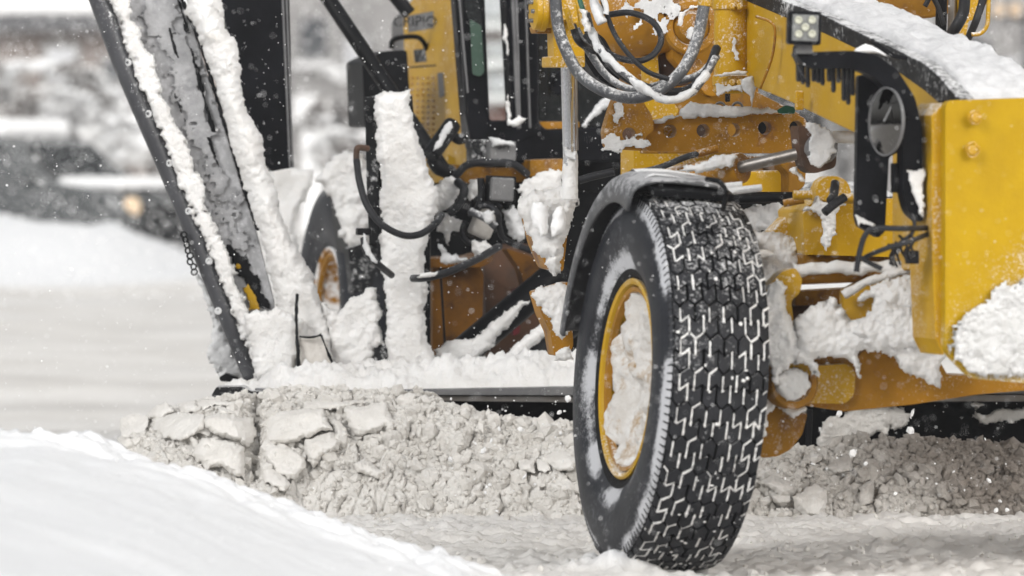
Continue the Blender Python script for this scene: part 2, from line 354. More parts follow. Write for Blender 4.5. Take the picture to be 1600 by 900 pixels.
def pad(name, poly, Y, m, parent, thick=.05, w_=None, step=2.2, amp=.02, ns=9, edge=5, flat=False, back=.6, billow=True, oct_=5, smooth=True):
    """snow (or any crust) clinging to a surface: traced outline, real thickness towards the viewer and behind"""
    _seed[0] += 7; s = _seed[0]
    if not callable(Y): Y = cY(Y)
    P = np.array(poly, float); x0, y0 = P.min(0)-8; x1, y1 = P.max(0)+8
    gx = np.arange(x0, x1, step); gy = np.arange(y0, y1, step); X, Z = np.meshgrid(gx, gy)
    nj = fbm(np.stack([X/22, Z/22, X*0+s], -1), 4, s)
    D = sdf(poly, X, Z) + edge*(nj + .55*fbm(np.stack([X/6, Z/6, X*0+s], -1), 3, s+2))
    Yb = Y(X, Z)+0*X; sc_ = FPX/np.mean(Yb)
    inn = D > -step*.75
    gyD, gxD = np.gradient(D, step); gn = np.hypot(gxD, gyD)+1e-6
    pull = np.where(D < 0, -D, 0); X = X + gxD/gn*pull; Z = Z + gyD/gn*pull; Dm = np.maximum(D, 0)/sc_
    wm = w_ if w_ else min(thick*1.0, .038, .35*min(x1-x0, y1-y0)/sc_)
    q = np.clip(Dm/wm, 0, 1); f = np.sqrt(1-(1-q)**2) if not flat else np.clip(Dm/(.022), 0, 1)**.5
    base = atn(X, Z, Yb); nn = fbm(base*ns, oct_, s+3, .55)
    if billow: nn = .55*nn + .35*np.abs(fbm(base*ns*1.7, 4, s+9))-.08 + .16*fbm(base*ns*5, 4, s+5, .7)
    off = thick*f + .62*amp*nn*np.clip(q*1.5, 0, 1); off = np.where(Dm > 0, np.maximum(off, .001), 0)
    Vf = base.copy(); Vf = atn(X, Z, Yb-off); Vb = atn(X, Z, Yb+thick*back*f)
    idx = -np.ones(X.shape, int); k = inn; idx[k] = np.arange(k.sum()); nf = int(k.sum())
    bord = k & (D <= 0); bidx = idx.copy(); ins_ = k & ~bord; bidx[ins_] = nf+np.arange(ins_.sum())
    V = np.concatenate([Vf[k], Vb[ins_]])
    a, b, c, d = idx[:-1, :-1], idx[:-1, 1:], idx[1:, 1:], idx[1:, :-1]; ok = (a >= 0) & (b >= 0) & (c >= 0) & (d >= 0)
    F1 = np.stack([d[ok], c[ok], b[ok], a[ok]], -1)
    a, b, c, d = bidx[:-1, :-1], bidx[:-1, 1:], bidx[1:, 1:], bidx[1:, :-1]
    notall = ok & ((a >= nf) | (b >= nf) | (c >= nf) | (d >= nf))
    F2 = np.stack([a[notall], b[notall], c[notall], d[notall]], -1)
    if len(F1) == 0: return None
    return link(name, V, np.concatenate([F1, F2]), m, parent, smooth=smooth)
def topsnow(name, C, vec, thick, m, parent, amp=.012, nv=26, s=0, lip=.02, ns=12):
    """snow lying on a sloping top face: along curve C (3-D), across vec"""
    C = np.asarray(C, float); n = len(C); vec = np.array(vec, float); t = np.linspace(0, 1, nv)
    G = C[:, None, :] + t[None, :, None]*vec
    e = np.minimum(t, 1-t)*np.linalg.norm(vec); f = np.clip(e/lip, 0, 1)**.5; ee = np.clip(np.minimum(np.arange(n), n-1-np.arange(n))/3., 0, 1)
    h = thick*f[None, :]*ee[:, None] + amp*fbm(G*ns, 5, s)*f[None, :]
    Tt = G.copy(); Tt[..., 2] += np.maximum(h, 0)+.002; Bt = G.copy(); Bt[..., 2] -= .004
    V = np.concatenate([Tt.reshape(-1, 3), Bt.reshape(-1, 3)]); N = n*nv; F = []
    I = np.arange(N).reshape(n, nv)
    q = np.stack([I[:-1, :-1], I[:-1, 1:], I[1:, 1:], I[1:, :-1]], -1).reshape(-1, 4)
    F += q.tolist() + (q[:, ::-1]+N).tolist()
    for i in range(n-1): F += [[int(I[i, 0]), int(I[i+1, 0]), int(I[i+1, 0])+N, int(I[i, 0])+N], [int(I[i+1, -1]), int(I[i, -1]), int(I[i, -1])+N, int(I[i+1, -1])+N]]
    for j in range(nv-1): F += [[int(I[0, j+1]), int(I[0, j]), int(I[0, j])+N, int(I[0, j+1])+N], [int(I[-1, j]), int(I[-1, j+1]), int(I[-1, j+1])+N, int(I[-1, j])+N]]
    return fixn(link(name, V, F, m, parent, smooth=True))

#@@GROUND
# ------------------------------------------------------------------ ground: one sheet to the horizon
def smooth(a, b, x): t = np.clip((x-a)/(b-a), 0, 1); return t*t*(3-2*t)
xs = np.concatenate([-np.geomspace(420, 2.5, 60), np.arange(-2.48, 2.5, .016), np.geomspace(2.5, 420, 60)])
ys = np.concatenate([np.linspace(-30, 10.8, 18), np.arange(11, 17.5, .05), np.arange(17.5, 24.6, .018), np.geomspace(24.6, 900, 130)])
GX, GY = np.meshgrid(xs, ys)
RX = [-9, -2.6, -1.75, -1.49, -1.28, -1.07, -.85, -.64, -.427, -.21, 0, .2, 9]
RH = [.60, .58, .525, .515, .455, .39, .305, .225, .155, .09, .035, 0, 0]
def ground_h(X, Y):
    P = np.stack([X, Y, X*0], -1)
    H = np.interp(X, RX, RH)
    ridge = 19.05 + .05*vnoise(P*3, 5)
    prof = 1-smooth(ridge-.05, ridge+.75, Y+.10*np.abs(fbm(P*7, 4, 77)))
    near = smooth(16.9, 18.5, Y)*prof
    bank = H*prof
    lum = np.clip(fbm(P*4.2, 5, 21), -1, 1)
    bank = bank + near*np.clip(H*4, 0, 1)*(.006*lum + .015*np.maximum(0, vnoise(P*np.array([5.5, 5.5, 1]), 31)))
    bank = bank + .012*fbm(P*2, 3, 8)*prof*smooth(.02, .2, H) + smooth(18.35, 18.85, Y)*prof*smooth(.02, .10, H)*(.045*np.abs(vnoise(P*np.array([5, 7, 1]), 41)) + .018*np.abs(vnoise(P*np.array([17, 17, 1]), 43)) + .012*fbm(P*24, 3, 42))
    road = smooth(19.4, 20.5, Y)*(1-smooth(24, 30, Y))*1.0 + (Y < 19.4)*(H < .05)
    det = .013*fbm(P*np.array([12, 9, 1]), 6, 3, .68) + .010*np.maximum(0, fbm(P*np.array([30, 22, 1]), 3, 13)-.1) + .012*np.maximum(0, vnoise(P*np.array([16, 13, 1]), 12))**2
    f1, e1, rid, _, _ = lumps(X, Y, .07, 5)
    det = det + .014*(rid > .72)*np.clip(1-(f1/.38)**2, 0, 1)*(rid-.5)*2
    h = bank + det*(1-.8*np.clip(bank*5, 0, 1))*(1-smooth(26, 34, Y))
    tyre_ = np.exp(-(((X-.36)/.20)**2+((Y-19.75)/.35)**2)); h = h + tyre_*(.035+.07*np.maximum(0, fbm(P*np.array([11, 9, 1]), 4, 52)))
    # tracks, far bank behind the road
    far = smooth(58, 63, Y + 2*vnoise(P*.15, 6))*(.62+.22*vnoise(P*np.array([.22, .1, 1]), 9)+.16*fbm(P*np.array([.8, .3, 1]), 5, 15))*(1-smooth(68, 80, Y))
    far = far*(1-.9*smooth(-4.6, -3.6, X)*(1-smooth(-2.2, -1.6, X)))
    h = h + far + .07*smooth(26, 34, Y)*(1-smooth(52, 58, Y))*fbm(P*np.array([.35, .35, 1]), 5, 44)
    return h
GZ = ground_h(GX, GY)
V = np.stack([GX, GY, GZ], -1).reshape(-1, 3); I = np.arange(len(V)).reshape(GX.shape)
F = np.stack([I[:-1, :-1], I[:-1, 1:], I[1:, 1:], I[1:, :-1]], -1).reshape(-1, 4)
go = link('ground', V, F, 'road', smooth=True); prop(go, kind='structure')
# ground material: clean white roadside snow, beige driven snow on the carriageway (split in world position)
def ground_material():
    m = bpy.data.materials.new('snow_covered_ground'); m.use_nodes = True; n = m.node_tree; L = n.links.new; b = n.nodes['Principled BSDF']
    geo = n.nodes.new('ShaderNodeNewGeometry'); pos = geo.outputs['Position']; s = n.nodes.new('ShaderNodeSeparateXYZ'); L(pos, s.inputs[0])
    nz = noise(n, .7, 6, .68, pos); r = ramp(n, [(.38, (.68, .66, .63, 1)), (.66, (.80, .785, .76, 1))]); L(nz.outputs['Fac'], r.inputs[0])
    mpp = n.nodes.new('ShaderNodeMapping'); mpp.inputs['Rotation'].default_value = (0, 0, .7); mpp.inputs['Scale'].default_value = (.22, .40, 1); L(pos, mpp.inputs[0])
    nt_ = noise(n, 1, 5, .6, mpp.outputs[0], .6); rt = ramp(n, [(.34, (.88, .88, .885, 1)), (.56, (1, 1, 1, 1))]); L(nt_.outputs['Fac'], rt.inputs[0])
    m0 = n.nodes.new('ShaderNodeMix'); m0.data_type = 'RGBA'; m0.blend_type = 'MULTIPLY'; m0.inputs[0].default_value = 1; L(r.outputs[0], m0.inputs[6]); L(rt.outputs[0], m0.inputs[7])
    n2 = noise(n, 16, 7, .75, pos); r2 = ramp(n, [(.64, g(0)), (.76, g(.8))]); L(n2.outputs['Fac'], r2.inputs[0])
    mx = n.nodes.new('ShaderNodeMix'); mx.data_type = 'RGBA'; L(r2.outputs[0], mx.inputs[0]); L(m0.outputs[2], mx.inputs[6]); mx.inputs[7].default_value = (.40, .35, .30, 1)
    hz = n.nodes.new('ShaderNodeMapRange'); L(s.outputs[2], hz.inputs[0]); hz.inputs[1].default_value = .025; hz.inputs[2].default_value = .10
    m2 = n.nodes.new('ShaderNodeMix'); m2.data_type = 'RGBA'; L(hz.outputs[0], m2.inputs[0]); L(mx.outputs[2], m2.inputs[6]); m2.inputs[7].default_value = (.80, .81, .825, 1)
    L(m2.outputs[2], b.inputs['Base Color']); b.inputs['Roughness'].default_value = .8; b.inputs['Specular IOR Level'].default_value = .2
    nb = noise(n, 45, 6, .7, pos); bp = n.nodes.new('ShaderNodeBump'); bp.inputs['Strength'].default_value = .45; bp.inputs['Distance'].default_value = .012
    L(nb.outputs['Fac'], bp.inputs['Height']); L(bp.outputs[0], b.inputs['Normal']); return m
go.data.materials[0] = ground_material()

# ------------------------------------------------------------------ windrow of ploughed snow in front of the blade
WX = [at(p, 0, 23.6)[0] for p in (150, 178, 200, 260, 340, 480, 600, 750, 900, 1050, 1190, 1250, 1330, 1450, 1600, 1760, 2100)]
WH = [.0, .12, .30, .375, .43, .45, .43, .38, .32, .25, .20, .24, .285, .27, .25, .24, .2]
nu, nv_ = 1500, 210
u = np.linspace(WX[0], WX[-1], nu); t = np.linspace(-.12, 1.25, nv_)
U, T = np.meshgrid(u, t)
H = np.interp(U, WX, WH)
front = 22.93 + .1*fbm(np.stack([U*1.2, U*0, U*0], -1), 3, 4) + .5*smooth(-1.2, -1.75, U)
bw = .30 + .95*H
YY = front + np.clip(T, -.2, 1)*bw + np.maximum(T-1, 0)*.8
ZZ = H*np.sin(np.clip(T, 0, 1)*math.pi/2*.96)**.85 - np.maximum(T-1, 0)*.5
ZZ = np.where(T < 0, T*.25, ZZ)
Pp = np.stack([U, T*.5, U*0], -1)
Pp[..., 1] = T*bw; wu = U + .05*fbm(Pp*4, 3, 61); wv = T*bw + .05*fbm(Pp*4, 3, 62)
f1, e1, r1, gx1, gy1 = lumps(wu, wv, .13, 3); f2, e2, r2, gx2, gy2 = lumps(wu, wv, .05, 4); f3, e3, r3, _, _ = lumps(wu, wv, .018, 5)
big = smooth(-.1, .25, fbm(Pp*1.7, 3, 71)+.15)
disp = big*(.05*(r1-.3) + .035*np.clip(e1*9, 0, 1)**.6 + .10*(gx1*(r1-.5)+gy1*(.5-r1))*.5)
disp += (.8-.6*big)*(.03*np.clip(e2*5, 0, 1)**.6*(.3+r2)) + .005*np.clip(1-(f3/.6)**2, 0, 1)*(.3+r3)
disp += .03*fbm(Pp*3, 3, 90) + .003*fbm(Pp*60, 3, 91)
_g = at(398, 690, 23.4)[0]; disp -= .11*np.exp(-((U-_g-.02*fbm(Pp*4, 2, 6))/.028)**2)*smooth(.1, .3, T)*(1-smooth(.85, 1, T))
disp *= smooth(-.1, .03, T)
nx, ny, nz = 0, -.75, .66
V = np.stack([U, YY+ny*disp, ZZ+nz*disp], -1).reshape(-1, 3); I = np.arange(len(V)).reshape(U.shape)
F = np.stack([I[:-1, :-1], I[:-1, 1:], I[1:, 1:], I[1:, :-1]], -1).reshape(-1, 4)
wr = link('ploughed_snow_windrow', V, F, 'windrow', smooth=True)
def shade_slush(o):  # darkening under the machine: its shade put into the colour, plus some slush
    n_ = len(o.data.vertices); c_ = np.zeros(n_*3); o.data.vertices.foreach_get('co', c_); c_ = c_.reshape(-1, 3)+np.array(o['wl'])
    o.data.attributes.new('shade_slush', 'FLOAT', 'POINT').data.foreach_set('value', (smooth(.7, 1.9, c_[:, 0]+.25*fbm(c_*2.5, 4, 81))*smooth(22.7, 23.0, c_[:, 1])).astype(np.float32))
shade_slush(wr)
_n = M['windrow'].node_tree; _b = _n.nodes['Principled BSDF']; _s = _b.inputs['Base Color'].links[0].from_socket; _t = _n.nodes.new('ShaderNodeAttribute'); _t.attribute_name = 'shade_slush'
_x = _n.nodes.new('ShaderNodeMix'); _x.data_type = 'RGBA'; _x.blend_type = 'MULTIPLY'; _n.links.new(_t.outputs['Fac'], _x.inputs[0]); _n.links.new(_s, _x.inputs[6]); _x.inputs[7].default_value = (.34, .31, .285, 1); _n.links.new(_x.outputs[2], _b.inputs['Base Color'])  # painted shade and slush tint multiplied into the snow colour
prop(wr, 'rolling ridge of dirty crumbled snow pushed up in front of the grader blade', 'ploughed snow', kind='stuff')
_Vw = V; _t = (_Vw[:, 1]*CP - (_Vw[:, 2]-CAMZ)*SP); _px = 800+FPX*_Vw[:, 0]/_t; _py = 450-FPX*((_Vw[:, 2]-CAMZ)*CP+_Vw[:, 1]*SP)/_t
_B = 5.0; _m = np.full((60, 420), 99.); _i = np.clip(((_py-560)/_B).astype(int), 0, 59); _j = np.clip(((_px+100)/_B).astype(int), 0, 419)
np.minimum.at(_m, (_i, _j), _Vw[:, 1]); _m[_m > 90] = np.nan
for _k in range(12):
    _n = np.nanmean(np.stack([np.roll(_m, q, 0) for q in (-1, 1)]+[np.roll(_m, q, 1) for q in (-1, 1)]), 0); _m = np.where(np.isnan(_m), _n, _m)
_m = np.where(np.isnan(_m), 23.5, _m)
for _k in range(14): _m = (.4*_m + .15*(np.roll(_m, 1, 0)+np.roll(_m, -1, 0)+np.roll(_m, 1, 1)+np.roll(_m, -1, 1)))
def windY(px, py):
    px = np.asarray(px, float); py = np.asarray(py, float); fi = np.clip((py-560)/_B-.5, 0, 58.9); fj = np.clip((px+100)/_B-.5, 0, 418.9); i = fi.astype(int); j = fj.astype(int); a = fi-i; b_ = fj-j
    return (_m[i, j]*(1-a)*(1-b_)+_m[i+1, j]*a*(1-b_)+_m[i, j+1]*(1-a)*b_+_m[i+1, j+1]*a*b_) - .012
# loose crumbs (uncountable) lying over the ridge and at its foot
def crumb_mesh(name, pts, rads, m, **k):
    bm = bmesh.new(); bmesh.ops.create_icosphere(bm, subdivisions=1, radius=1); base = np.array([v.co[:] for v in bm.verts]); fs = np.array([[v.index for v in f.verts] for f in bm.faces]); bm.free()
    Vs = []; Fs = []
    for i, (p, r_) in enumerate(zip(pts, rads)):
        v = base*(1+rng.uniform(-.3, .25, (len(base), 1)))*np.array(r_)
        a = rng.uniform(0, 6.28); c_, s_ = math.cos(a), math.sin(a); v = np.stack([v[:, 0]*c_-v[:, 2]*s_, v[:, 1], v[:, 0]*s_+v[:, 2]*c_], -1)
        Vs.append(v+p); Fs.append(fs+i*len(base))
    return link(name, np.concatenate(Vs), np.concatenate(Fs), m, **k)
pts = []; rads = []
for k in range(11000):
    i = rng.integers(0, nv_-45); j = rng.integers(30, nu-1)
    p = V.reshape(nv_, nu, 3)[i, j]
    r_ = rng.choice([.006, .010, .016, .025, .038], p=[.45, .28, .16, .08, .03])*rng.uniform(.7, 1.2)
    pts.append(p+np.array([0, -r_*.1, r_*.1])); rads.append(r_*rng.uniform(.55, 1.2, 3))
for k in range(900):
    x = rng.uniform(-1.3, 2.3); y = rng.uniform(20.3, 23.0) if rng.random() < .8 else rng.uniform(19.6, 20.6); r_ = rng.choice([.005, .009, .016], p=[.6, .3, .1])*rng.uniform(.7, 1.2)
    z = float(ground_h(np.array([x]), np.array([y]))[0])
    if z > .1: continue
    pts.append(np.array([x, y, z+r_*.2])); rads.append(r_*rng.uniform(.6, 1.2, 3))
cr = crumb_mesh('snow_crumbs', pts, rads, 'windrow'); shade_slush(cr); prop(cr, 'loose crumbs of road snow scattered over the ploughed ridge and road', 'snow crumbs', kind='stuff')

# individual slabs of packed snow
def c7(L): return [(180+x/3.636, 600+y/3.636) for x, y in L]
def c8(L): return [(1170+x/3.214, 620+y/3.214) for x, y in L]
def c9(L): return [(560+x/3.6, 600+y/3.6) for x, y in L]
slabs = [
 (c7([(230,200),(340,170),(490,185),(495,250),(380,315),(280,300),(235,250)]), .05, 'pale rounded snow slab lying flat near the left end of the ridge'),
 (c7([(502,190),(590,165),(770,200),(790,290),(740,355),(600,300),(505,250)]), .07, 'thick tilted snow slab just left of the deep dark gap'),
 (c7([(500,312),(730,362),(720,530),(640,505),(600,475),(530,485),(450,400)]), .05, 'square snow slab sliding down beside the white roadside bank'),
 (c7([(852,155),(1080,145),(1160,160),(1220,260),(1100,290),(980,340),(865,330),(850,270)]), .06, 'largest smooth snow slab right of the deep dark gap'),
 (c7([(850,352),(970,355),(1072,412),(1068,470),(1020,550),(930,500),(850,420)]), .045, 'cracked snow slab directly under the largest smooth slab'),
 (c7([(1072,315),(1220,275),(1280,325),(1260,380),(1200,400),(1130,470),(1085,400)]), .06, 'domed snow slab below and right of the largest slab'),
 (c7([(1310,140),(1530,118),(1570,220),(1480,270),(1380,290),(1340,240)]), .05, 'broad pale snow slab touching the thin dark start of the blade'),
 (c7([(350,100),(455,98),(495,160),(372,163)]), .05, 'small block of snow on the crest near the ridge end'),
 (c7([(465,92),(560,87),(745,112),(740,138),(560,128),(505,148)]), .04, 'long thin snow slab on the crest below the blade end bracket'),
 (c7([(562,128),(778,168),(772,192),(600,165)]), .05, 'narrow snow splinter resting above the thick tilted slab'),
 (c7([(25,205),(90,172),(178,195),(170,285),(45,290)]), .05, 'leftmost rough snow lump at the tip of the ridge'),
 (c7([(188,178),(282,102),(340,160),(230,195)]), .05, 'wedge shaped snow chunk rising above the leftmost lump'),
 (c7([(1198,185),(1280,205),(1338,298),(1262,300),(1228,240)]), .04, 'elongated snow chunk between the largest and the broad pale slab'),
 (c7([(1100,92),(1350,92),(1415,102),(1280,148),(1085,138)]), .035, 'flat snow sheet lying right under the blade edge'),
 (c7([(832,455),(928,505),(995,572),(960,600),(855,560)]), .04, 'grey lower slab at the foot of the cracked slab'),
 (c7([(1350,455),(1420,432),(1530,492),(1500,540),(1385,512)]), .04, 'isolated snow plate in the crumbly part below the broad slab'),
 (c8([(222,502),(330,432),(385,470),(375,598),(270,600),(240,560)]), .05, 'big grey snow block at the road right of the front tyre'),
 (c8([(402,352),(480,292),(520,302),(515,360),(432,393)]), .05, 'grey snow block high on the ridge right of the tyre'),
 (c8([(547,452),(620,427),(630,480),(620,530),(562,548)]), .05, 'upright grey snow block farthest right of the tyre'),
 (c8([(62,432),(130,392),(240,450),(220,480),(160,508)]), .05, 'grey snow block nearest the right side of the tyre'),
 (c9([(1030,412),(1130,372),(1230,420),(1210,488),(1130,478)]), .045, 'snow slab close to the left side of the front tyre'),
 (c9([(1002,422),(1058,432),(1078,480),(1012,490)]), .035, 'small snow plate second from the left of the tyre'),
 (c9([(907,432),(988,430),(990,498),(912,490)]), .035, 'small square snow plate third from the left of the tyre'),
 (c9([(640,230),(700,215),(720,235),(660,260)]), .03, 'small light snow piece just under the open dark blade face'),
]
for poly, th, lab in slabs:
    _c = np.mean(poly, 0); poly = [tuple(_c+(np.array(q)-_c)*1.09) for q in poly]
    _ta, _tb = rng.uniform(-.0009, .0009), rng.uniform(-.0009, .0009)
    o = pad('snow_slab', poly, (lambda px, py, c=_c, a=_ta, b=_tb: windY(px, py)+a*(px-c[0])+b*(py-c[1])-.008), 'slab' if poly[0][0] < 1150 else 'windrow', None, thick=th, flat=True, amp=.02, ns=9, step=1.6, edge=2.8, back=1.2, billow=False)
    shade_slush(o); prop(o, lab, 'snow slab', kind='thing', group='broken slabs of packed snow on the ridge')
# roadside bank pebble of dirt
#@@GRADER
# ------------------------------------------------------------------ the grader
def gp(px, py): return at(px, py, 20)
WC = at(1046, 600, 19.9); WC.z = .668
G = empty('motor_grader', (1.2, 20.3, 0), label='yellow motor grader crusted with snow, clearing the road with its blade', cat='motor grader')

def make_wheel(name, C, yaw, camber, detail, parent, treadw=.335, R0=.672, label=None, half=.185):
    """C centre; axle points to the picture's left (outer side)"""
    n = Vector((-math.cos(yaw), -math.sin(yaw), 0)); up = UP.copy()
    rot = Matrix.Rotation(camber, 3, Vector((-n.y, n.x, 0))); n = rot @ n; up = rot @ up; f = n.cross(up)
    Cn = np.array(C); N = np.array(n); Uv = np.array(up); Fv = np.array(f)
    wheel = empty(name, C); wheel.parent = parent; wheel.location = Vector(C)-wl(parent)
    if label: wheel['label'] = label
    def P(x, r_, a): return Cn + N*x + r_*(Uv*math.sin(a) + Fv*math.cos(a))
    crown = lambda x: R0 - .014 - .9*x*x
    hw = treadw/2
    prof = [(-.10, .33), (-.15, .36), (-half, .43), (-half-.012, .52), (-half, .585), (-hw-.004, .628)]
    prof += [(x, crown(x)-.004) for x in np.linspace(-hw, hw, 13)]
    prof += [(hw+.006, .632), (half-.004, .605), (half, .597), (half+.003, .588), (half+.006, .580), (half+.010, .572), (half+.014, .52), (half+.012, .47), (half+.004, .44), (half, .433), (half-.006, .412), (half-.02, .385), (half-.024, .372), (half-.035, .356), (half-.06, .335)]
    seg = 160 if detail else 64
    V = []; F = []; mi = []
    for (x, r_) in prof:
        for j in range(seg): V.append(P(x, r_, 2*math.pi*j/seg))
    for k in range(len(prof)-1):
        for j in range(seg): F.append([k*seg+j, k*seg+(j+1) % seg, (k+1)*seg+(j+1) % seg, (k+1)*seg+j])
    o = fixn(link('tyre', np.array(V), F, 'sidewall', wheel, smooth=True)); tyre = o
    if True:
      if detail: o.data.materials.append(M['groove'])
    if True:
        for k in range(len(prof)-1):
            pass
        fa = o.data.attributes.new('frost', 'FLOAT', 'POINT'); fv = []
        for k, (x, r_) in enumerate(prof):
            for j in range(seg):
                a_ = 2*math.pi*j/seg; q = float(fbm(np.array([[math.cos(a_)*3, math.sin(a_)*3, r_*8]]), 3, 5)[0])
                f_ = 0.0
                if x > 0: f_ = max(0, 1-abs(r_-.408)/.05)*(.50+.35*q)*(1 if math.cos(a_) > -.3 else .3) + max(0, 1-abs(r_-.615)/.04)*(.5+.7*q); f_ = (f_+.06+.16*q)*(1 if detail else .3)
                fv.append(f_)
        fa.data.foreach_set('value', fv)
        for k in range(len(prof)-1):
            xm = (prof[k][0]+prof[k+1][0])/2
            if detail and abs(xm) < hw:
                for j in range(seg): o.data.polygons[k*seg+j].material_index = 1
    if detail:
        V = []; F = []; rows = 70; cw = .049; pit = 2*math.pi/rows; az = .0115/R0; ga = .0041/R0; gx = .0040; rr = random.Random(3)
        S = []; SF = []
        for i in range(rows):
            for k in range(-5, 5):
                patch = .5+.9*float(fbm(np.array([[math.cos(i*2*math.pi/rows)*3.2, math.sin(i*2*math.pi/rows)*3.2, k*.55]]), 3, 66)[0])
                xa = (k+(.42 if i % 2 else 0))*cw; xb = xa+cw
                if xb < -hw+.012 or xa > hw-.012: continue
                xa2, xb2 = max(xa+gx, -hw), min(xb-gx, hw)
                xm = (xa+xb)/2
                sg = 1 if (i % 2) else -1
                a0 = i*pit; a1 = (i+1)*pit
                # boundary zigzag: at multiples of cw/2
                def zig(x, kk): 
                    t_ = (x/cw) % 1.0; return az*((1-2*t_/.42) if t_ < .42 else (-1+2*(t_-.42)/.58))
                xm2 = min(max(xa+cw*(.58 if i % 2 else .42), xa2+.004), xb2-.004)
                ring = [(xa2, a0+ga+zig(xa2, i)), (xm2, a0+ga+zig(xm2, i)), (xb2, a0+ga+zig(xb2, i)), (xb2, a1-ga+zig(xb2, i+1)), (xm2, a1-ga+zig(xm2, i+1)), (xa2, a1-ga+zig(xa2, i+1))]
                jx, ja = rr.uniform(-.0012, .0012), rr.uniform(-.0015, .0015)
                cx = sum(p[0] for p in ring)/6; ca = sum(p[1] for p in ring)/6
                b0 = len(V); top = R0 - rr.uniform(0, .0022)
                wear = rr.uniform(.90, .97)
                for (sh, lift) in ((1.0, -.016), (.99, -.0030), (wear, 0)):
                    for q, (x, a_) in enumerate(ring):
                        xx = cx+(x-cx)*sh+jx + (rr.uniform(-.0014, .0014) if lift > -.01 else 0); aa = ca+(a_-ca)*sh+ja + (rr.uniform(-.0024, .0024) if lift > -.01 else 0)
                        V.append(P(xx, top-.9*xx*xx+lift, aa))
                for lv in (0, 1):
                    for q in range(6): F.append([b0+lv*6+q, b0+lv*6+(q+1) % 6, b0+lv*6+6+(q+1) % 6, b0+lv*6+6+q])
                F.append([b0+12+q for q in range(6)])
                # packed snow ribs standing in some grooves
                sd = abs(xm)/hw
                if xb < hw-.006 and rr.random() < (.97 if sd > .3 else .6)*min(1, .45+patch):
                    rx = xb; s0 = len(S); ww = rr.uniform(.0024, .0050); q0 = rr.uniform(-.004, .012); q1 = rr.uniform(-.006, .006)
                    for (dx, lf) in ((-1, -.014), (-.7, -.0012), (.7, -.0012), (1, -.014)):
                        for n_, a_ in enumerate(np.linspace(a0+q0, a1-q1, 6)): S.append(P(rx+dx*ww*(1+.3*math.sin(n_*2.1+i))+rr.uniform(-.0009, .0009), R0-.9*rx*rx+lf+rr.uniform(-.0025, .001), a_+zig(rx, i)))
                    for m_ in range(3):
                        for q in range(5): SF.append([s0+m_*6+q, s0+m_*6+q+1, s0+m_*6+q+7, s0+m_*6+q+6])
                for hf in (0, 1):
                    up_ = (zig(ring[3+hf][0]-1e-4, i+1) > zig(ring[4+hf][0]+1e-4, i+1))
                    pr_ = (.68 if up_ else .22) if sd > .45 else (.12 if up_ else .04)
                    if rr.random() < pr_*min(1.4, .35+1.3*max(0, patch)):
                        s0 = len(S); wa = rr.uniform(.0030, .0068)*(1.35 if sd > .45 else 1)
                        for (da, lf) in ((-1.3, -.014), (-1, -.0012), (1, -.0012), (1.3, -.014)):
                            for tq in (-.05, .33, .67, 1.05):
                                x = ring[3+hf][0]*(1-tq)+ring[4+hf][0]*tq; a_ = ring[3+hf][1]*(1-tq)+ring[4+hf][1]*tq
                                S.append(P(x, R0-.9*x*x+lf+rr.uniform(-.002, .0008), a_+ga+da*wa*(.7+.5*rr.random())))
                        for m_ in range(3):
                            for q in range(3): SF.append([s0+m_*4+q, s0+m_*4+q+1, s0+m_*4+q+5, s0+m_*4+q+4])
        fixn(link('tread', np.array(V), F, 'rubber', tyre))
        for q_ in range(110):
            xx = rr.gauss(0, .055); aa = rr.uniform(0, 6.283); 
            if abs(xx) > hw-.01: continue
            rx_, ra_ = rr.uniform(.003, .009), rr.uniform(.003, .010)/R0; s0 = len(S); cc_ = crown(xx)+.0135
            for m_ in range(7): S.append(P(xx+rx_*math.cos(m_*.898)*rr.uniform(.6, 1.3), cc_-.001, aa+ra_*math.sin(m_*.898)*rr.uniform(.6, 1.3)))
            S.append(P(xx, cc_+.0025, aa))
            for m_ in range(7): SF.append([s0+m_, s0+(m_+1) % 7, s0+7])
        fixn(link('snow_in_grooves', np.array(S), SF, 'snow', tyre))['kind'] = 'stuff'
        # shoulder ribs: small radial lugs between tread and sidewall
        V = []; F = []
        for i in range(rows*2):
            a_ = (i+.5)*pit/2; b0 = len(V)
            for (x, r_, wd) in ((hw-.004, .632, .011), (hw+.005, .626, .008), (half-.006, .604, .004)):
                for s_ in (-1, 1): V.append(P(x, r_+.002, a_+s_*wd)); V.append(P(x+.003, r_+.004, a_+s_*wd*.6))
            for q in range(2):
                c0 = b0+q*4; F += [[c0, c0+1, c0+5, c0+4], [c0+1, c0+3, c0+7, c0+5], [c0+3, c0+2, c0+6, c0+7]]
        fixn(link('shoulder_lugs', np.array(V), F, 'rubber', tyre))
    rp = [(half-.058, .346), (half-.028, .352), (half-.022, .345), (half-.028, .333), (half-.07, .318), (half-.075, .312), (half-.15, .305), (half-.19, .30), (half-.2, .27), (half-.22, .12), (half-.16, .11), (half-.15, .10), (half-.15, 0)]
    ax = N
    rim = lathe('rim', Cn, ax, rp, 'yellow_clean' if detail else 'rimfrost', wheel, seg=96, cap=False)
    ring = lathe('lock_ring', Cn, ax, [(half-.05, .318), (half-.036, .322), (half-.04, .308), (half-.06, .305)], 'orange', rim, seg=96, cap=False)
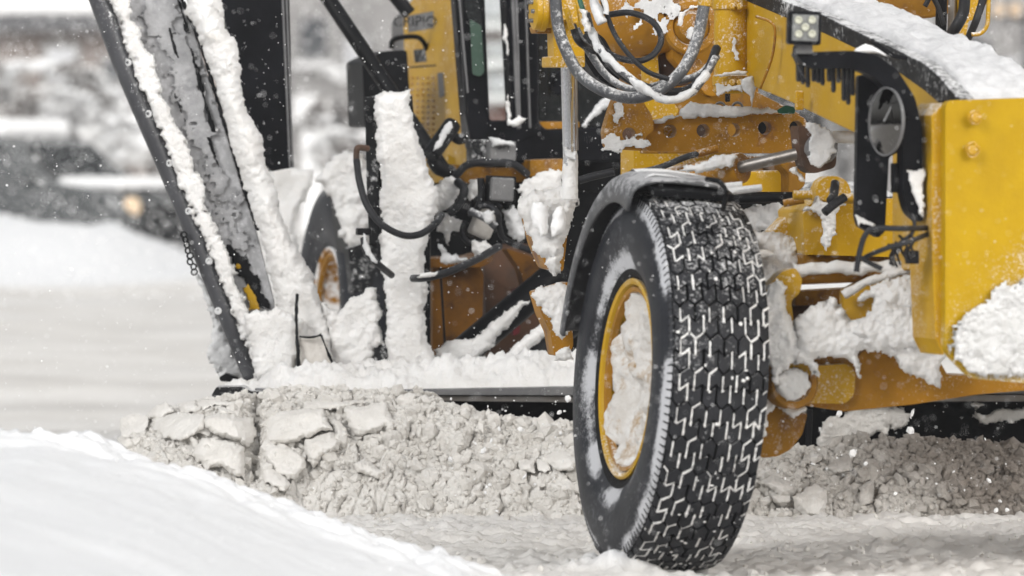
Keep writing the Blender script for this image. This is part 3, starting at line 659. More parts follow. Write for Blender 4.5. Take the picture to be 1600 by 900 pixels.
    if detail:
        V = []; F = []
        for i in range(10):
            a_ = i*.628
            c_ = P(half-.2, .17, a_); lathe('wheel_nut', c_, ax, [(0, .018), (.03, .018), (.034, .012)], 'orange', rim, seg=6, smooth=False)
        # snow packed in the dish
        nr, na = 40, 120; V = []; 
        for i in range(nr):
            for j in range(na):
                r_ = .306*i/(nr-1); a_ = 2*math.pi*j/na
                p = P(0, r_, a_); q = fbm(p[None]*9, 4, 55)[0]
                dep = -.015 + .05*q - .02*math.exp(-((r_-.1)**2)/.006) + .015*(r_/.306)**3 - .03*smooth(.3, 1, np.array(math.cos(a_-2.3)))*(r_/.306)
                V.append(P(half-.05+float(dep)*.9, r_*(1+.0*q), a_))
        F = [[i*na+j, i*na+(j+1) % na, (i+1)*na+(j+1) % na, (i+1)*na+j] for i in range(nr-1) for j in range(na)]
        fixn(link('snow_crust', np.array(V), F, 'snow_rim', wheel, smooth=True))
    return wheel, P
front, PW = make_wheel('front_wheel', WC, A, R(-4.0), True, G, label='large front wheel with snow packed tread and yellow rim')
rear, PR = make_wheel('rear_wheel', at(560, 500, 27.7), A, R(-2), False, G, treadw=.34, label='half hidden rear wheel behind the wing, its rim orange')

make_wheel('front_wheel', WC+RT*2.12, A, R(-4.0), False, G, label='front wheel on the far side of the axle')
# mudguard over the front wheel
def fender():
    fe = empty('mudguard', WC+Vector((0, 0, .75))); fe.parent = G; fe.location = WC+Vector((0, 0, .75))-wl(G)
    na = 60; ths = np.linspace(R(73), R(168), na); prof = [(-.105, .685), (-.10, .705), (-.04, .715), (.08, .720), (.15, .718), (.19, .708), (.218, .692), (.232, .675), (.238, .645), (.240, .605)]
    V = []; 
    for th in ths:
        s_ = 1+.012*math.sin((th-R(62))*3)
        for (x, r_) in prof: V.append(PW(x, r_*s_, math.pi-th))
    n = len(prof); F = [[i*n+j, i*n+j+1, (i+1)*n+j+1, (i+1)*n+j] for i in range(na-1) for j in range(n-1)]
    o = link('mudguard_shell', np.array(V), F, 'plastic', fe, smooth=True); sm = o.modifiers.new('s', 'SOLIDIFY'); sm.thickness = .012; sm.offset = 0
    V = []
    for th in ths[2:-18]:
        for (x, r_) in [(-.095, .714), (-.04, .722), (.08, .727), (.15, .725), (.185, .716)]:
            p = PW(x, r_*(1+.012*math.sin((th-R(62))*3)), math.pi-th); V.append(p+(p-np.array(WC))*(.010*float(fbm(p[None]*14, 3, 4)[0])))
    # thin icy glaze on top
    m_ = na-20; F = [[i*5+j, i*5+j+1, (i+1)*5+j+1, (i+1)*5+j] for i in range(m_-1) for j in range(4)]
    o = link('snow_crust', np.array(V), F, 'glaze', fe, smooth=True)
    # stay bracket at the far side and under-shell cross bar
    hose('mudguard_stay', [(1104, 280, 19.6), (1124, 284, 19.55), (1134, 300, 19.5), (1131, 322, 19.6), (1126, 334, 19.8)], 4, 'black', fe)
    V = [PW(x, .70+dz, math.pi-th) for x in (-.12, .17) for dz in (-.02, .008) for th in (R(70), R(86))]
    F = [[0, 1, 3, 2], [4, 6, 7, 5], [0, 4, 5, 1], [2, 3, 7, 6], [0, 2, 6, 4], [1, 5, 7, 3]]
    fixn(link('cross_bar', np.array(V), F, 'black', fe, bevel=.004))
fender()

# ---- nose plate
nose = plate('nose_plate', rnd([(1477, 157), (1760, 147), (1760, 612), (1520, 592), (1477, 548)], 14, 5), frontY(1.42, 18.95), tuple(BK*.05), 'nose', G, bevel=.006)
plate('nose_plate_flange', [(1456, 180), (1475, 160), (1475, 556), (1462, 530), (1457, 400)], frontY(1.42, 19.0), tuple(BK*.25), 'yellow', nose, bevel=.004)
for bx, by in ((1524, 184), (1519, 235)):
    b_ = at(bx, by, 18.95); lathe('bolt', Vector(b_)-BK*.0, -BK, [(-.01, .0185), (.006, .0185), (.009, .014)], 'yellow', nose, seg=6, smooth=False)
    lathe('snow_ring', Vector(b_), -BK, [(-.004, .0255), (.0025, .024), (.003, .0205), (.0, .018)], 'yellow_frost', nose, seg=24, amp=.005, cap=False)
pad('snow_crust', [(1484, 530), (1500, 500), (1530, 480), (1548, 455), (1580, 440), (1620, 432), (1700, 440), (1740, 520), (1740, 600), (1600, 592), (1560, 588), (1520, 586), (1490, 562)], frontY(1.42, 18.935), 'snow_grey', nose, thick=.028, amp=.04, ns=13, w_=.03, edge=9)

# ---- gooseneck front frame
sf = sideY(at(1465, 0, 19.25)[0], 19.25)
gn = plate('gooseneck_frame', [(1120, -40), (1175, -5), (1235, 18), (1290, 40), (1345, 68), (1400, 98), (1467, 158), (1467, 216), (1345, 213), (1290, 187), (1235, 160), (1175, 135), (1120, 118)], sf, tuple(RT*.31), 'yellow_clean', G, bevel=.008)
plate('frame_front_post', [(1394, 140), (1467, 165), (1467, 418), (1394, 424)], lambda px, py: sf(px, py)+.05, tuple(RT*.30), 'yellow', gn, bevel=.006)
ctop = [(1130, -60), (1200, -10), (1235, 5), (1287, 24), (1345, 52), (1402, 78), (1444, 99), (1470, 122), (1498, 156)]
cbot = [(1465, 160), (1443, 141), (1402, 112), (1345, 80), (1287, 52), (1235, 31), (1190, 12), (1130, -14)]
plate('frame_edge_strip', ctop+cbot, lambda px, py: sf(px, py)-.012, tuple(RT*.06), 'black_frost', gn, bevel=.004)
C = spline([tuple(at(px, py, float(sf(px, py)))+RT*.045) for px, py in ctop[:-1]+[(1496, 158)]], 12)
topsnow('snow_crust', C, tuple(RT*.27), .016, 'snow_beam', gn, amp=.014, nv=60, ns=14, lip=.012)
hose('weld_seam', [(1182, 26, 21.1), (1203, 34, 21.0), (1211, 48, 20.98), (1206, 90, 21.0), (1188, 138, 21.05)], 2.2, 'orange', gn)
pad('snow_patch', [(1437, 170), (1452, 180), (1454, 208), (1438, 196)], lambda px, py: sf(px, py)-.01, 'snow', gn, thick=.01, amp=.004, step=2, edge=2)
pad('snow_patch', [(1448, 262), (1463, 264), (1463, 342), (1450, 336)], lambda px, py: sf(px, py)-.0, 'snow', gn, thick=.012, amp=.005, step=2, edge=2)
box('hinge_bolt_strip', 1250, 157, 20.6, .03, .02, .07, 'yellow', gn)
# clip on the frame top
plate('hose_clip_plate', [(1352, 62), (1372, 66), (1398, 84), (1420, 88), (1417, 94), (1396, 92), (1372, 76)], 19.42, (0, .03, 0), 'black', gn, bevel=.002)
pad('snow_patch', [(1332, 78), (1352, 68), (1372, 76), (1396, 92), (1370, 84), (1340, 84)], 19.43, 'snow_soft', gn, thick=.02, amp=.005, step=2, edge=1)

# ---- far side parts on the right top
fr = empty('far_lift_arm', tuple(at(1450, 60, 21.8))); fr.parent = G; fr.location = at(1450, 60, 21.8)-wl(G)
plate('arm_casting', [(1345, -20), (1560, -20), (1540, 10), (1515, 18), (1480, 22), (1455, 28), (1425, 28), (1385, 14), (1350, 0)], 22.2, tuple(BK*.25), 'orange_dirty', fr, bevel=.01)
rod('far_cylinder', (1489, -20, 22.0), (1487, 60, 22.0), 7, 'worn', fr)
rod('hose_fitting', (1472, -20, 22.1), (1470, 50, 22.1), 9, 'black', fr)
hose('hydraulic_hose', [(1508, -15, 21.8), (1505, 20, 21.8), (1492, 45, 21.8), (1480, 62, 21.9)], 9, 'hose', fr)
hose('hydraulic_hose', [(1540, -15, 21.7), (1532, 12, 21.7), (1523, 38, 21.7), (1512, 62, 21.8)], 6, 'hose', fr)
hose('yellow_pipe', [(1545, -15, 21.7), (1544, 20, 21.7), (1542, 40, 21.7), (1532, 52, 21.7), (1518, 54, 21.7)], 3.4, 'yellow', fr)
plate('arm_link', [(1500, -10), (1530, -10), (1526, 30), (1514, 33), (1510, 56), (1498, 55), (1503, 20)], 21.95, tuple(BK*.06), 'yellow', fr)
hose('cable', [(1445, 10, 21.9), (1455, -5, 21.9), (1466, 12, 21.9), (1475, 40, 21.9)], 4, 'hose', fr)
lp = plate('far_marker_lamp', [(1488, 53), (1496, 53), (1520, 68), (1545, 84), (1554, 96), (1552, 101), (1530, 88), (1500, 66)], 20.2, tuple(BK*.05), 'black', gn, bevel=.003)
hose('lamp_hook', [(1546, 84, 20.2), (1553, 78, 20.2), (1553, 86, 20.2), (1550, 95, 20.2)], 1.6, 'black', lp)
pad('snow_patch', [(1530, 76), (1540, 76), (1545, 86), (1536, 90), (1529, 84)], 20.18, 'snow_soft', lp, thick=.015, amp=.003, step=1.5, edge=1)

# ---- bracket arm, work light, mirror
arm = plate('bracket_arm', rnd([(1242, 82), (1330, 79), (1366, 84), (1402, 108), (1430, 152), (1441, 200), (1443, 345), (1436, 347), (1419, 332), (1411, 300), (1411, 205), (1400, 165), (1380, 132), (1355, 114), (1330, 107), (1272, 108), (1254, 98)], 9), 19.05, tuple(BK*.07), 'black_clean', G, bevel=.006)
pad('snow_crust', [(1418, 268), (1441, 265), (1443, 340), (1436, 335), (1428, 300)], 19.04, 'snow', arm, thick=.01, amp=.004, step=2, edge=4)
rr_ = random.Random(5)
for i, (x, yb) in enumerate([(1249, 128), (1256, 132), (1264, 137), (1273, 128), (1280, 130), (1287, 134), (1297, 128), (1304, 145), (1312, 130), (1320, 158), (1327, 164), (1334, 150)]):
    plate('step_tooth', [(x-1.8, 100), (x+1.8, 100), (x+2.4, yb-6), (x+1, yb), (x-1.5, yb-3)], 19.08, tuple(BK*.03), 'black_clean', arm, bevel=.001)
plate('side_panel', rnd([(1341, 118), (1385, 112), (1405, 150), (1408, 235), (1389, 246), (1383, 362), (1372, 372), (1341, 353), (1337, 338)], 4), 19.22, tuple(BK*.03), 'black_clean', arm, bevel=.003)
pad('snow_patch', [(1337, 336), (1360, 347), (1366, 352), (1345, 349), (1341, 356)], 19.21, 'snow', arm, thick=.006, amp=.002, step=1.5, edge=1.5)
box('clamp', 1407, 278, 19.1, .04, .05, .10, 'black', arm)
wlt = box('work_light', 1258, 43.5, 18.98, .112, .06, .112, 'black_clean', arm, ang=R(6), bevel=.008, tilt=R(2))
box('lamp_lens', 1258.5, 43.5, 18.972, .088, .02, .088, 'lens', wlt, ang=R(6), bevel=.003, tilt=R(2))
for lx, ly in ((1248, 31.5), (1269, 31), (1258.5, 42.5), (1248, 53), (1269, 53)):
    lathe('lamp_cell', at(lx, ly, 18.968), (0, -1, 0), [(-.004, .0135), (.003, .013), (.0045, .011), (.001, 0)], 'led', wlt, seg=20)
box('lamp_bracket', 1257, 76, 19.03, .06, .03, .035, 'grey', wlt, bevel=.004)
hose('lamp_cable', [(1241, 72, 19.02), (1240, 85, 19.02), (1246, 103, 19.0), (1256, 122, 19.0), (1264, 134, 19.05)], 1.8, 'hose', wlt)
mn = Vector((-math.sin(R(64)), -math.cos(R(64)), .02)).normalized()
mc = at(1385, 190, 19.0)
mi_ = lathe('round_mirror', mc, mn, [(-.035, .03), (-.02, .09), (-.006, .113), (.004, .116), (.006, .113), (.003, .108)], 'grey', arm, seg=48)
lathe('mirror_face', mc, mn, [(.002, .110)]+[(.004+.016*(1-(k/8)**2), .110*k/8) for k in range(8, -1, -1)], 'mirror', mi_, seg=48)
rod('mirror_stalk', (1386, 187, 18.98), (1420, 185, 19.03), 3, 'black_clean', mi_)
hose('mirror_strut', [(1381, 190, 18.94), (1392, 168, 18.95), (1400, 150, 19.0)], 1.6, 'grey', mi_)

# ---- cables beside the post
cb = empty('cable_bundle', tuple(at(1390, 390, 19.0))); cb.parent = G; cb.location = at(1390, 390, 19.0)-wl(G)
hose('cable', [(1338, 425, 18.9), (1343, 395, 18.9), (1352, 367, 18.9), (1368, 357, 18.9), (1410, 357, 18.9), (1460, 356, 19.1)], 4.5, 'hose', cb)
hose('cable', [(1378, 420, 18.95), (1354, 408, 18.95), (1352, 402, 18.95), (1385, 388, 18.9), (1420, 378, 18.9), (1458, 362, 19.1)], 4, 'hose', cb)
hose('cable', [(1424, 335, 19.0), (1429, 350, 18.98), (1424, 366, 18.96), (1408, 378, 18.95), (1396, 396, 18.95), (1392, 412, 19)], 3.2, 'hose', cb)
for k in range(7):
    x = 1392+k*5.5; y = 386-k*2.2+rr_.uniform(-6, 6)
    hose('cable_tie', [(x-4, y-6, 18.93), (x+3, y+2, 18.92), (x-1, y+14, 18.95), (x+4, y+22+rr_.uniform(0, 8), 18.97)], 2.2, 'hose', cb)
box('cable_socket', 1428, 402, 19.0, .04, .04, .045, 'black', cb)

# ---- front axle and leaning linkage
ax_ = empty('front_axle', tuple(at(1400, 600, 19.9))); ax_.parent = G; ax_.location = at(1400, 600, 19.9)-wl(G)
plate('axle_beam', rnd([(1205, 560), (1250, 552), (1340, 558), (1352, 546), (1455, 540), (1480, 585), (1760, 600), (1760, 622), (1600, 610), (1530, 616), (1425, 632), (1320, 643), (1250, 632), (1215, 615)], 5), 19.75, tuple(BK*.24), 'orange', ax_, bevel=.012)
plate('axle_end_plate', rnd([(1262, 572), (1325, 568), (1337, 582), (1335, 616), (1322, 631), (1250, 630)], 8), 19.72, tuple(BK*.06), 'yellow', ax_, bevel=.006)
lathe('kingpin_boss', at(1240, 600, 19.66), tuple(-BK), [(-.12, .088), (.0, .088), (.012, .08), (.014, .06), (.004, .056), (.004, 0)], 'orange', ax_, seg=40)
pad('snow_crust', circ(1240, 600, 27, 18), 19.63, 'snow', ax_, thick=.03, amp=.012, step=2, edge=4)
rod('leaning_bar', (1225, 434, 19.72), (1475, 424, 19.85), 12, 'orange', ax_)
topC = spline([tuple(at(x, y, 19.70)) for x, y in ((1240, 422), (1300, 419), (1380, 417), (1455, 412))], 10)
sweep('snow_crust', topC, .022, 'snow', ax_, amp=.5, s=5, ns=25)
plate('lean_arm', rnd([(1172, 500), (1185, 462), (1222, 424), (1243, 418), (1254, 436), (1250, 458), (1236, 470), (1240, 500), (1252, 545), (1268, 585), (1230, 600), (1195, 560)], 6), 19.64, tuple(BK*.07), 'yellow', ax_, bevel=.008)
plate('recess_plate', [(1236, 455), (1470, 440), (1470, 560), (1240, 560)], 20.05, tuple(BK*.05), 'brown', ax_)
plate('cross_tube', [(1243, 455), (1325, 450), (1325, 474), (1243, 478)], 19.95, tuple(BK*.1), 'orange_dirty', ax_)
plate('axle_gusset', rnd([(1318, 454), (1350, 436), (1462, 414), (1462, 510), (1318, 508)], 4), 19.74, tuple(BK*.05), 'yellow_frost', ax_)
rod('chrome_pin', (1256, 511, 19.7), (1288, 514, 19.7), 9, 'chrome', ax_)
lathe('pin_eye', at(1292, 512, 19.68), tuple(RT), [(0, .045), (.03, .045), (.035, .03)], 'orange', ax_)
plate('lower_bracket', rnd([(1188, 632), (1262, 645), (1254, 678), (1236, 702), (1216, 713), (1188, 716)], 6), 19.82, tuple(BK*.14), 'orange', ax_, bevel=.008)
plate('inner_hub', rnd([(1180, 560), (1205, 590), (1215, 640), (1200, 690), (1178, 690)], 6), 19.85, tuple(BK*.12), 'brown', ax_, bevel=.006)
pad('snow_crust', [(1172, 486), (1185, 466), (1215, 440), (1232, 445), (1230, 470), (1238, 500), (1248, 540), (1270, 556), (1284, 580), (1280, 592), (1262, 575), (1240, 568), (1218, 590), (1212, 600), (1200, 570), (1180, 540)], 19.6, 'snow', ax_, thick=.045, amp=.03, ns=10)
pad('snow_crust', [(1182, 600), (1198, 590), (1206, 620), (1222, 634), (1258, 640), (1240, 652), (1212, 640), (1200, 650), (1196, 680), (1182, 690)], 19.75, 'snow', ax_, thick=.03, amp=.02, step=2.2)
pad('snow_crust', [(1236, 500), (1262, 480), (1300, 470), (1318, 480), (1330, 500), (1352, 498), (1362, 465), (1340, 470), (1362, 448), (1410, 432), (1460, 424), (1472, 470), (1476, 560), (1462, 604), (1440, 590), (1412, 580), (1398, 556), (1372, 545), (1345, 552), (1343, 586), (1334, 576), (1325, 562), (1290, 556), (1262, 566), (1246, 548)], 19.62, 'snow', ax_, thick=.07, amp=.055, ns=7, w_=.05)
pad('snow_crust', [(1330, 520), (1380, 470), (1420, 480), (1440, 500), (1450, 540), (1400, 550), (1360, 545)], 19.57, 'snow', ax_, thick=.06, amp=.04, ns=12)
for x, y, r_ in ((1302, 474, 9), (1290, 486, 8), (1312, 490, 7), (1270, 540, 10), (1350, 520, 10)):
    pad('snow_lump', circ(x, y, r_, 12), 19.58, 'snow', ax_, thick=.03, amp=.015, step=1.8, edge=3)
# frosted edge of gusset
topC = spline([tuple(at(x, y, 19.68)) for x, y in ((1318, 462), (1345, 446), (1380, 432), (1430, 420))], 8)
sweep('snow_crust', topC, .013, 'snow', ax_, amp=.5, s=9, ns=40)

# ---- middle: tie box with lifting eye
mb = empty('circle_drawbar', tuple(at(1290, 360, 20.8))); mb.parent = G; mb.location = at(1290, 360, 20.8)-wl(G)
plate('drawbar_box', rnd([(1252, 330), (1275, 312), (1400, 310), (1400, 402), (1262, 398)], 4), 20.7, tuple(BK*.3), 'yellow_clean', mb, bevel=.01)
plate('drawbar_wing', [(1206, 362), (1232, 335), (1256, 326), (1256, 375), (1215, 368)], 20.9, tuple(BK*.1), 'yellow', mb)
plate('drawbar_rib', rnd([(1254, 330), (1282, 326), (1285, 365), (1276, 388), (1258, 402)], 8), 20.62, tuple(BK*.04), 'yellow_frost', mb, bevel=.006)
plate('drawbar_base', [(1256, 398), (1400, 396), (1400, 430), (1256, 424)], 20.75, tuple(BK*.2), 'orange_dirty', mb)
eye = rnd([(1276, 314), (1274, 296), (1280, 282), (1292, 275), (1310, 275), (1324, 283), (1330, 298), (1330, 314)], 6)
plate('lifting_eye', eye, 20.6, tuple(BK*.07), 'yellow', mb, holes=[circ(1305, 297, 9, 16)], bevel=.006)
hose('short_hose', [(1305, 286, 20.5), (1303, 303, 20.45), (1298, 313, 20.4)], 7, 'hose', mb)
hose('short_hose', [(1320, 308, 20.4), (1305, 318, 20.38), (1288, 332, 20.36)], 7, 'hose', mb)
for x in (1245, 1254, 1263):
    lathe('bolt', at(x, 305, 20.55), (-1, -.1, 0), [(-.012, .018), (.012, .018), (.014, .012)], 'yellow', mb, seg=10)
for x in (1322, 1332): lathe('bolt', at(x, 310, 20.45), (1, -.1, 0), [(-.012, .02), (.014, .018), (.016, .012)], 'yellow', mb, seg=10)
rod('black_tube', (1138, 312, 20.7), (1226, 308, 20.7), 7, 'black', mb); rod('pipe_joint', (1224, 318, 20.65), (1256, 312, 20.65), 6, 'orange', mb)
rod('icy_pipe', (1112, 302, 20.4), (1190, 293, 20.4), 5.5, 'snow_ice', mb, amp=.003); rod('icy_pipe', (1105, 293, 20.5), (1160, 288, 20.5), 5, 'snow_ice', mb, amp=.003)
hose('icy_pipe', [(1122, 318, 20.3), (1136, 304, 20.3), (1150, 298, 20.3)], 4, 'snow_ice', mb)
pad('snow_crust', [(1258, 328), (1278, 314), (1300, 318), (1326, 310), (1338, 318), (1318, 325), (1304, 330), (1308, 350), (1300, 380), (1290, 392), (1282, 380), (1284, 350), (1278, 330)], 20.58, 'snow', mb, thick=.02, amp=.014, step=2)
pad('snow_crust', [(1130, 318), (1200, 322), (1252, 320), (1256, 332), (1225, 345), (1208, 362), (1160, 366), (1130, 360)], 21.3, 'snow_ice', mb, thick=.06, amp=.03, ns=8)
pad('snow_crust', [(1128, 360), (1215, 360), (1248, 374), (1258, 410), (1250, 425), (1200, 450), (1180, 470), (1160, 450), (1145, 420)], 20.9, 'snow', mb, thick=.09, amp=.05, ns=7)
plate('snowy_step', [(1135, 362), (1178, 364), (1180, 384), (1136, 386)], 20.7, (0, .12, 0), 'snow_dirty', mb, bevel=.015)
plate('snowy_step', [(1128, 392), (1200, 390), (1215, 398), (1160, 412), (1130, 412)], 20.7, (0, .12, 0), 'snow_dirty', mb, bevel=.015)
hose('loose_strap', [(1163, 424, 20.6), (1172, 421, 20.6), (1181, 413, 20.6)], 3.2, 'black', mb)
plate('inner_frame', [(1130, 300), (1262, 300), (1262, 440), (1130, 440)], 21.5, tuple(BK*.1), 'black', mb)

# ---- upper linkage: bar with holes, steering cylinder
lk = empty('link_bar', tuple(at(1100, 205, 22))); lk.parent = G; lk.location = at(1100, 205, 22)-wl(G)
plate('perforated_bar', rnd([(1010, 198), (1022, 188), (1050, 183), (1240, 177), (1258, 184), (1264, 200), (1262, 232), (1240, 240), (1010, 236)], 6), 21.7, tuple(BK*.07), 'orange', lk, holes=[circ(x, y, 10.5, 20) for x, y in ((1047, 205), (1099, 204), (1147, 203), (1195, 200), (1244, 199))], bevel=.004)
plate('bar_end_plate', rnd([(944, 206), (950, 185), (958, 160), (975, 128), (1004, 128), (1006, 160), (1020, 182), (1022, 205), (1008, 214), (1006, 236), (948, 232)], 7), 21.62, tuple(BK*.06), 'orange', lk, holes=[circ(983, 210, 10.5, 20)], bevel=.004)
plate('yellow_pin_end', circ(1045, 206, 9, 16), 21.8, tuple(BK*.1), 'yellow', lk); plate('dark_backing', [(960, 190), (1125, 190), (1125, 222), (960, 222)], 22.1, tuple(BK*.05), 'brown', lk)
plate('dark_backing', [(1172, 188), (1262, 188), (1262, 216), (1172, 216)], 22.0, tuple(BK*.05), 'black', lk)
pad('snow_crust', [(946, 212), (952, 190), (962, 165), (972, 160), (966, 190), (960, 205), (975, 218), (1000, 216), (1012, 222), (1004, 234), (990, 230), (950, 230)], 21.615, 'snow_ice', lk, thick=.008, amp=.01, step=1.8, edge=9)
pad('snow_crust', [(1024, 190), (1060, 176), (1078, 158), (1130, 166), (1200, 166), (1230, 172), (1240, 178), (1120, 182), (1050, 186)], 21.68, 'snow_ice', lk, thick=.02, amp=.008, step=2, edge=3)
plate('frame_side', [(1000, 130), (1060, 140), (1176, 140), (1250, 178), (1250, 240), (1010, 240)], 22.6, tuple(BK*.1), 'orange_dirty', lk)
plate('frame_side_light', rnd([(1004, 154), (1045, 152), (1062, 172), (1052, 186), (1028, 194), (1006, 180)], 6), 22.4, tuple(BK*.04), 'yellow', lk)
for x in (1125, 1152): lathe('hook_ring', at(x, 168, 21.9), (0, -1, 0), [(0, .02), (.01, .024), (.02, .02), (.01, .014), (0, .02)], 'worn', lk, seg=20, cap=False)
box('small_catch', 1138, 152, 21.8, .018, .02, .035, 'black', lk)
plate('green_tag', rnd([(1214, 172), (1228, 164), (1243, 168), (1242, 178), (1216, 177)], 3), 21.4, (0, .02, 0), 'green', lk)

cy = empty('steering_cylinder', tuple(at(1150, 265, 21))); cy.parent = G; cy.location = at(1150, 265, 21)-wl(G)
rod('cylinder_barrel', (1050, 282, 21.2), (1160, 262, 21.0), 24, 'orange', cy, caps=lambda L, r: [(0, r*.9), (.01, r*.92), (L-.06, r*.92), (L-.058, r), (L-.004, r), (L, r*.95)])
rod('cylinder_rod', (1150, 263, 21.0), (1268, 235, 20.9), 9.5, 'worn', cy)
lathe('rod_eye', at(1285, 232, 20.75), (.1, -1, 0), [(-.07, .055), (-.01, .058), (.0, .05), (.004, .034), (.02, .032), (.024, .02), (.024, 0)], 'grey', cy, seg=32, amp=.004)
plate('knuckle_block', rnd([(1246, 195), (1290, 205), (1310, 215), (1306, 262), (1270, 272), (1256, 262), (1250, 235)], 8), 20.85, tuple(BK*.1), 'brown', cy, bevel=.01)
rod('stub_pipe', (1300, 214, 20.8), (1345, 214, 20.8), 10, 'snow_ice', cy, amp=.005)
pad('snow_crust', [(1258, 190), (1280, 196), (1296, 206), (1308, 222), (1300, 252), (1280, 262), (1268, 250), (1262, 225), (1268, 210)], 20.73, 'snow_ice', cy, thick=.012, amp=.01, step=2, edge=5)
pad('snow_crust', [(1030, 272), (1070, 258), (1110, 246), (1140, 240), (1152, 244), (1150, 262), (1125, 268), (1090, 272)], 20.95, 'snow_ice', cy, thick=.02, amp=.01, step=2, edge=4)
hose('hydraulic_hose', [(985, 272, 21.2), (1030, 262, 21.1), (1070, 246, 21.1), (1092, 240, 21.1)], 5, 'hose', cy); rod('hose_end', (1088, 241, 21.1), (1120, 232, 21.15), 6, 'orange', cy)
pad('snow_patch', [(1228, 264), (1245, 258), (1252, 270), (1260, 284), (1250, 286), (1243, 276)], 20.9, 'snow', cy, thick=.02, amp=.006, step=2, edge=3)
bk = empty('rear_frame', tuple(at(1100, 280, 23))); bk.parent = G; bk.location = at(1100, 280, 23)-wl(G)
plate('frame_block', rnd([(990, 232), (1142, 228), (1146, 262), (1100, 300), (990, 300)], 3), 22.9, tuple(BK*.2), 'yellow', bk, bevel=.008)
plate('frame_block', [(1156, 268), (1216, 266), (1236, 272), (1232, 304), (1156, 306)], 22.6, tuple(BK*.3), 'yellow_clean', bk, bevel=.008)
plate('frame_block', [(1214, 252), (1262, 250), (1258, 290), (1240, 306), (1232, 306), (1232, 272)], 22.5, tuple(BK*.3), 'orange_dirty', bk, bevel=.008)
plate('frame_block', [(1060, 262), (1165, 244), (1200, 244), (1200, 262), (1150, 300), (1060, 300)], 23.3, tuple(BK*.2), 'orange_dirty', bk, bevel=.008)
lathe('swivel_drum', at(1300, 325, 24.2), (0, 0, 1), [(-.06, .26), (.05, .27), (.1, .2), (.12, 0)], 'black_frost', bk)

# ---- articulated boom, lift cylinders
bm_ = empty('lift_saddle', tuple(at(1050, 60, 22.6))); bm_.parent = G; bm_.location = at(1050, 60, 22.6)-wl(G)
plate('saddle_plate', rnd([(935, -30), (1185, -30), (1185, 150), (1100, 160), (1000, 162), (985, 130), (950, 90)], 8), 23.0, tuple(BK*.2), 'orange', bm_, bevel=.01)
rod('saddle_tube', (930, 40, 22.8), (1062, 20, 22.6), 58, 'orange', bm_, seg=40)
pad('snow_crust', [(990, -10), (1060, -10), (1050, 20), (1030, 50), (1010, 30), (960, 20), (960, -5)], 22.48, 'snow_ice', bm_, thick=.006, amp=.006, step=1.8, edge=20)
lathe('saddle_disc', at(1080, 42, 22.5), (.1, -1, .05), [(-.1, .11), (0, .11), (.01, .1), (.01, .075), (.0, .07), (.03, .05), (.035, 0)], 'orange', bm_, seg=48)
pad('snow_patch', [(1058, 40), (1062, 20), (1078, 8), (1098, 8), (1100, 13), (1080, 15), (1068, 26), (1064, 44)], 22.47, 'snow', bm_, thick=.008, amp=.004, step=1.5, edge=2)
pad('snow_patch', circ(1080, 52, 9, 14), 22.45, 'snow_ice', bm_, thick=.01, amp=.006, step=1.5, edge=3)
plate('saddle_arm', rnd([(1052, 60), (1080, 80), (1120, 120), (1120, 150), (1105, 150), (1050, 90)], 6), 22.55, tuple(BK*.1), 'orange', bm_, bevel=.008)
plate('saddle_recess', [(1030, 88), (1062, 62), (1090, 110), (1085, 132), (1032, 138)], 22.7, tuple(BK*.05), 'brown', bm_)
plate('saddle_web', [(1006, 88), (1028, 84), (1032, 150), (1008, 160)], 22.66, tuple(BK*.05), 'yellow', bm_)
lc = empty('lift_cylinder', tuple(at(1143, 60, 21.5))); lc.parent = G; lc.location = at(1143, 60, 21.5)-wl(G)
rod('cylinder_barrel', (1143, -30, 21.5), (1142, 146, 21.5), 27, 'yellow', lc, seg=40)
for y in (8, 127):
    rod('clamp_band', (1143, y-11, 21.5), (1143, y+9, 21.5), 30, 'yellow', lc, seg=40)
    for dx in (-4, 8): lathe('clamp_bolt', at(1148+dx, y+2, 21.42), (0, -1, 0), [(-.01, .014), (.012, .014), (.016, .009)], 'yellow_frost', lc, seg=6)
rod('guide_pipe', (1177, -30, 21.45), (1181, 62, 21.45), 3, 'orange', lc); rod('guide_pipe', (1180, 60, 21.45), (1180, 138, 21.45), 6, 'orange', lc)
pad('snow_crust', [(1114, 116), (1130, 112), (1150, 108), (1172, 110), (1165, 117), (1140, 119), (1120, 120)], 21.41, 'snow', lc, thick=.015, amp=.006, step=1.6, edge=2)
pad('icicle', [(1158, 124), (1176, 118), (1181, 134), (1178, 152), (1175.5, 174), (1173, 174), (1171, 152), (1162, 144)], 21.38, 'snow_ice', lc, thick=.022, amp=.006, step=1.6, edge=1.5)
pad('snow_patch', [(1144, 55), (1154, 60), (1153, 90), (1148, 100), (1142, 80)], 21.425, 'snow_ice', lc, thick=.004, amp=.004, step=1.6, edge=6)
pad('snow_patch', [(1122, 132), (1160, 130), (1162, 144), (1124, 145)], 21.41, 'snow_ice', lc, thick=.006, amp=.005, step=1.6, edge=4)

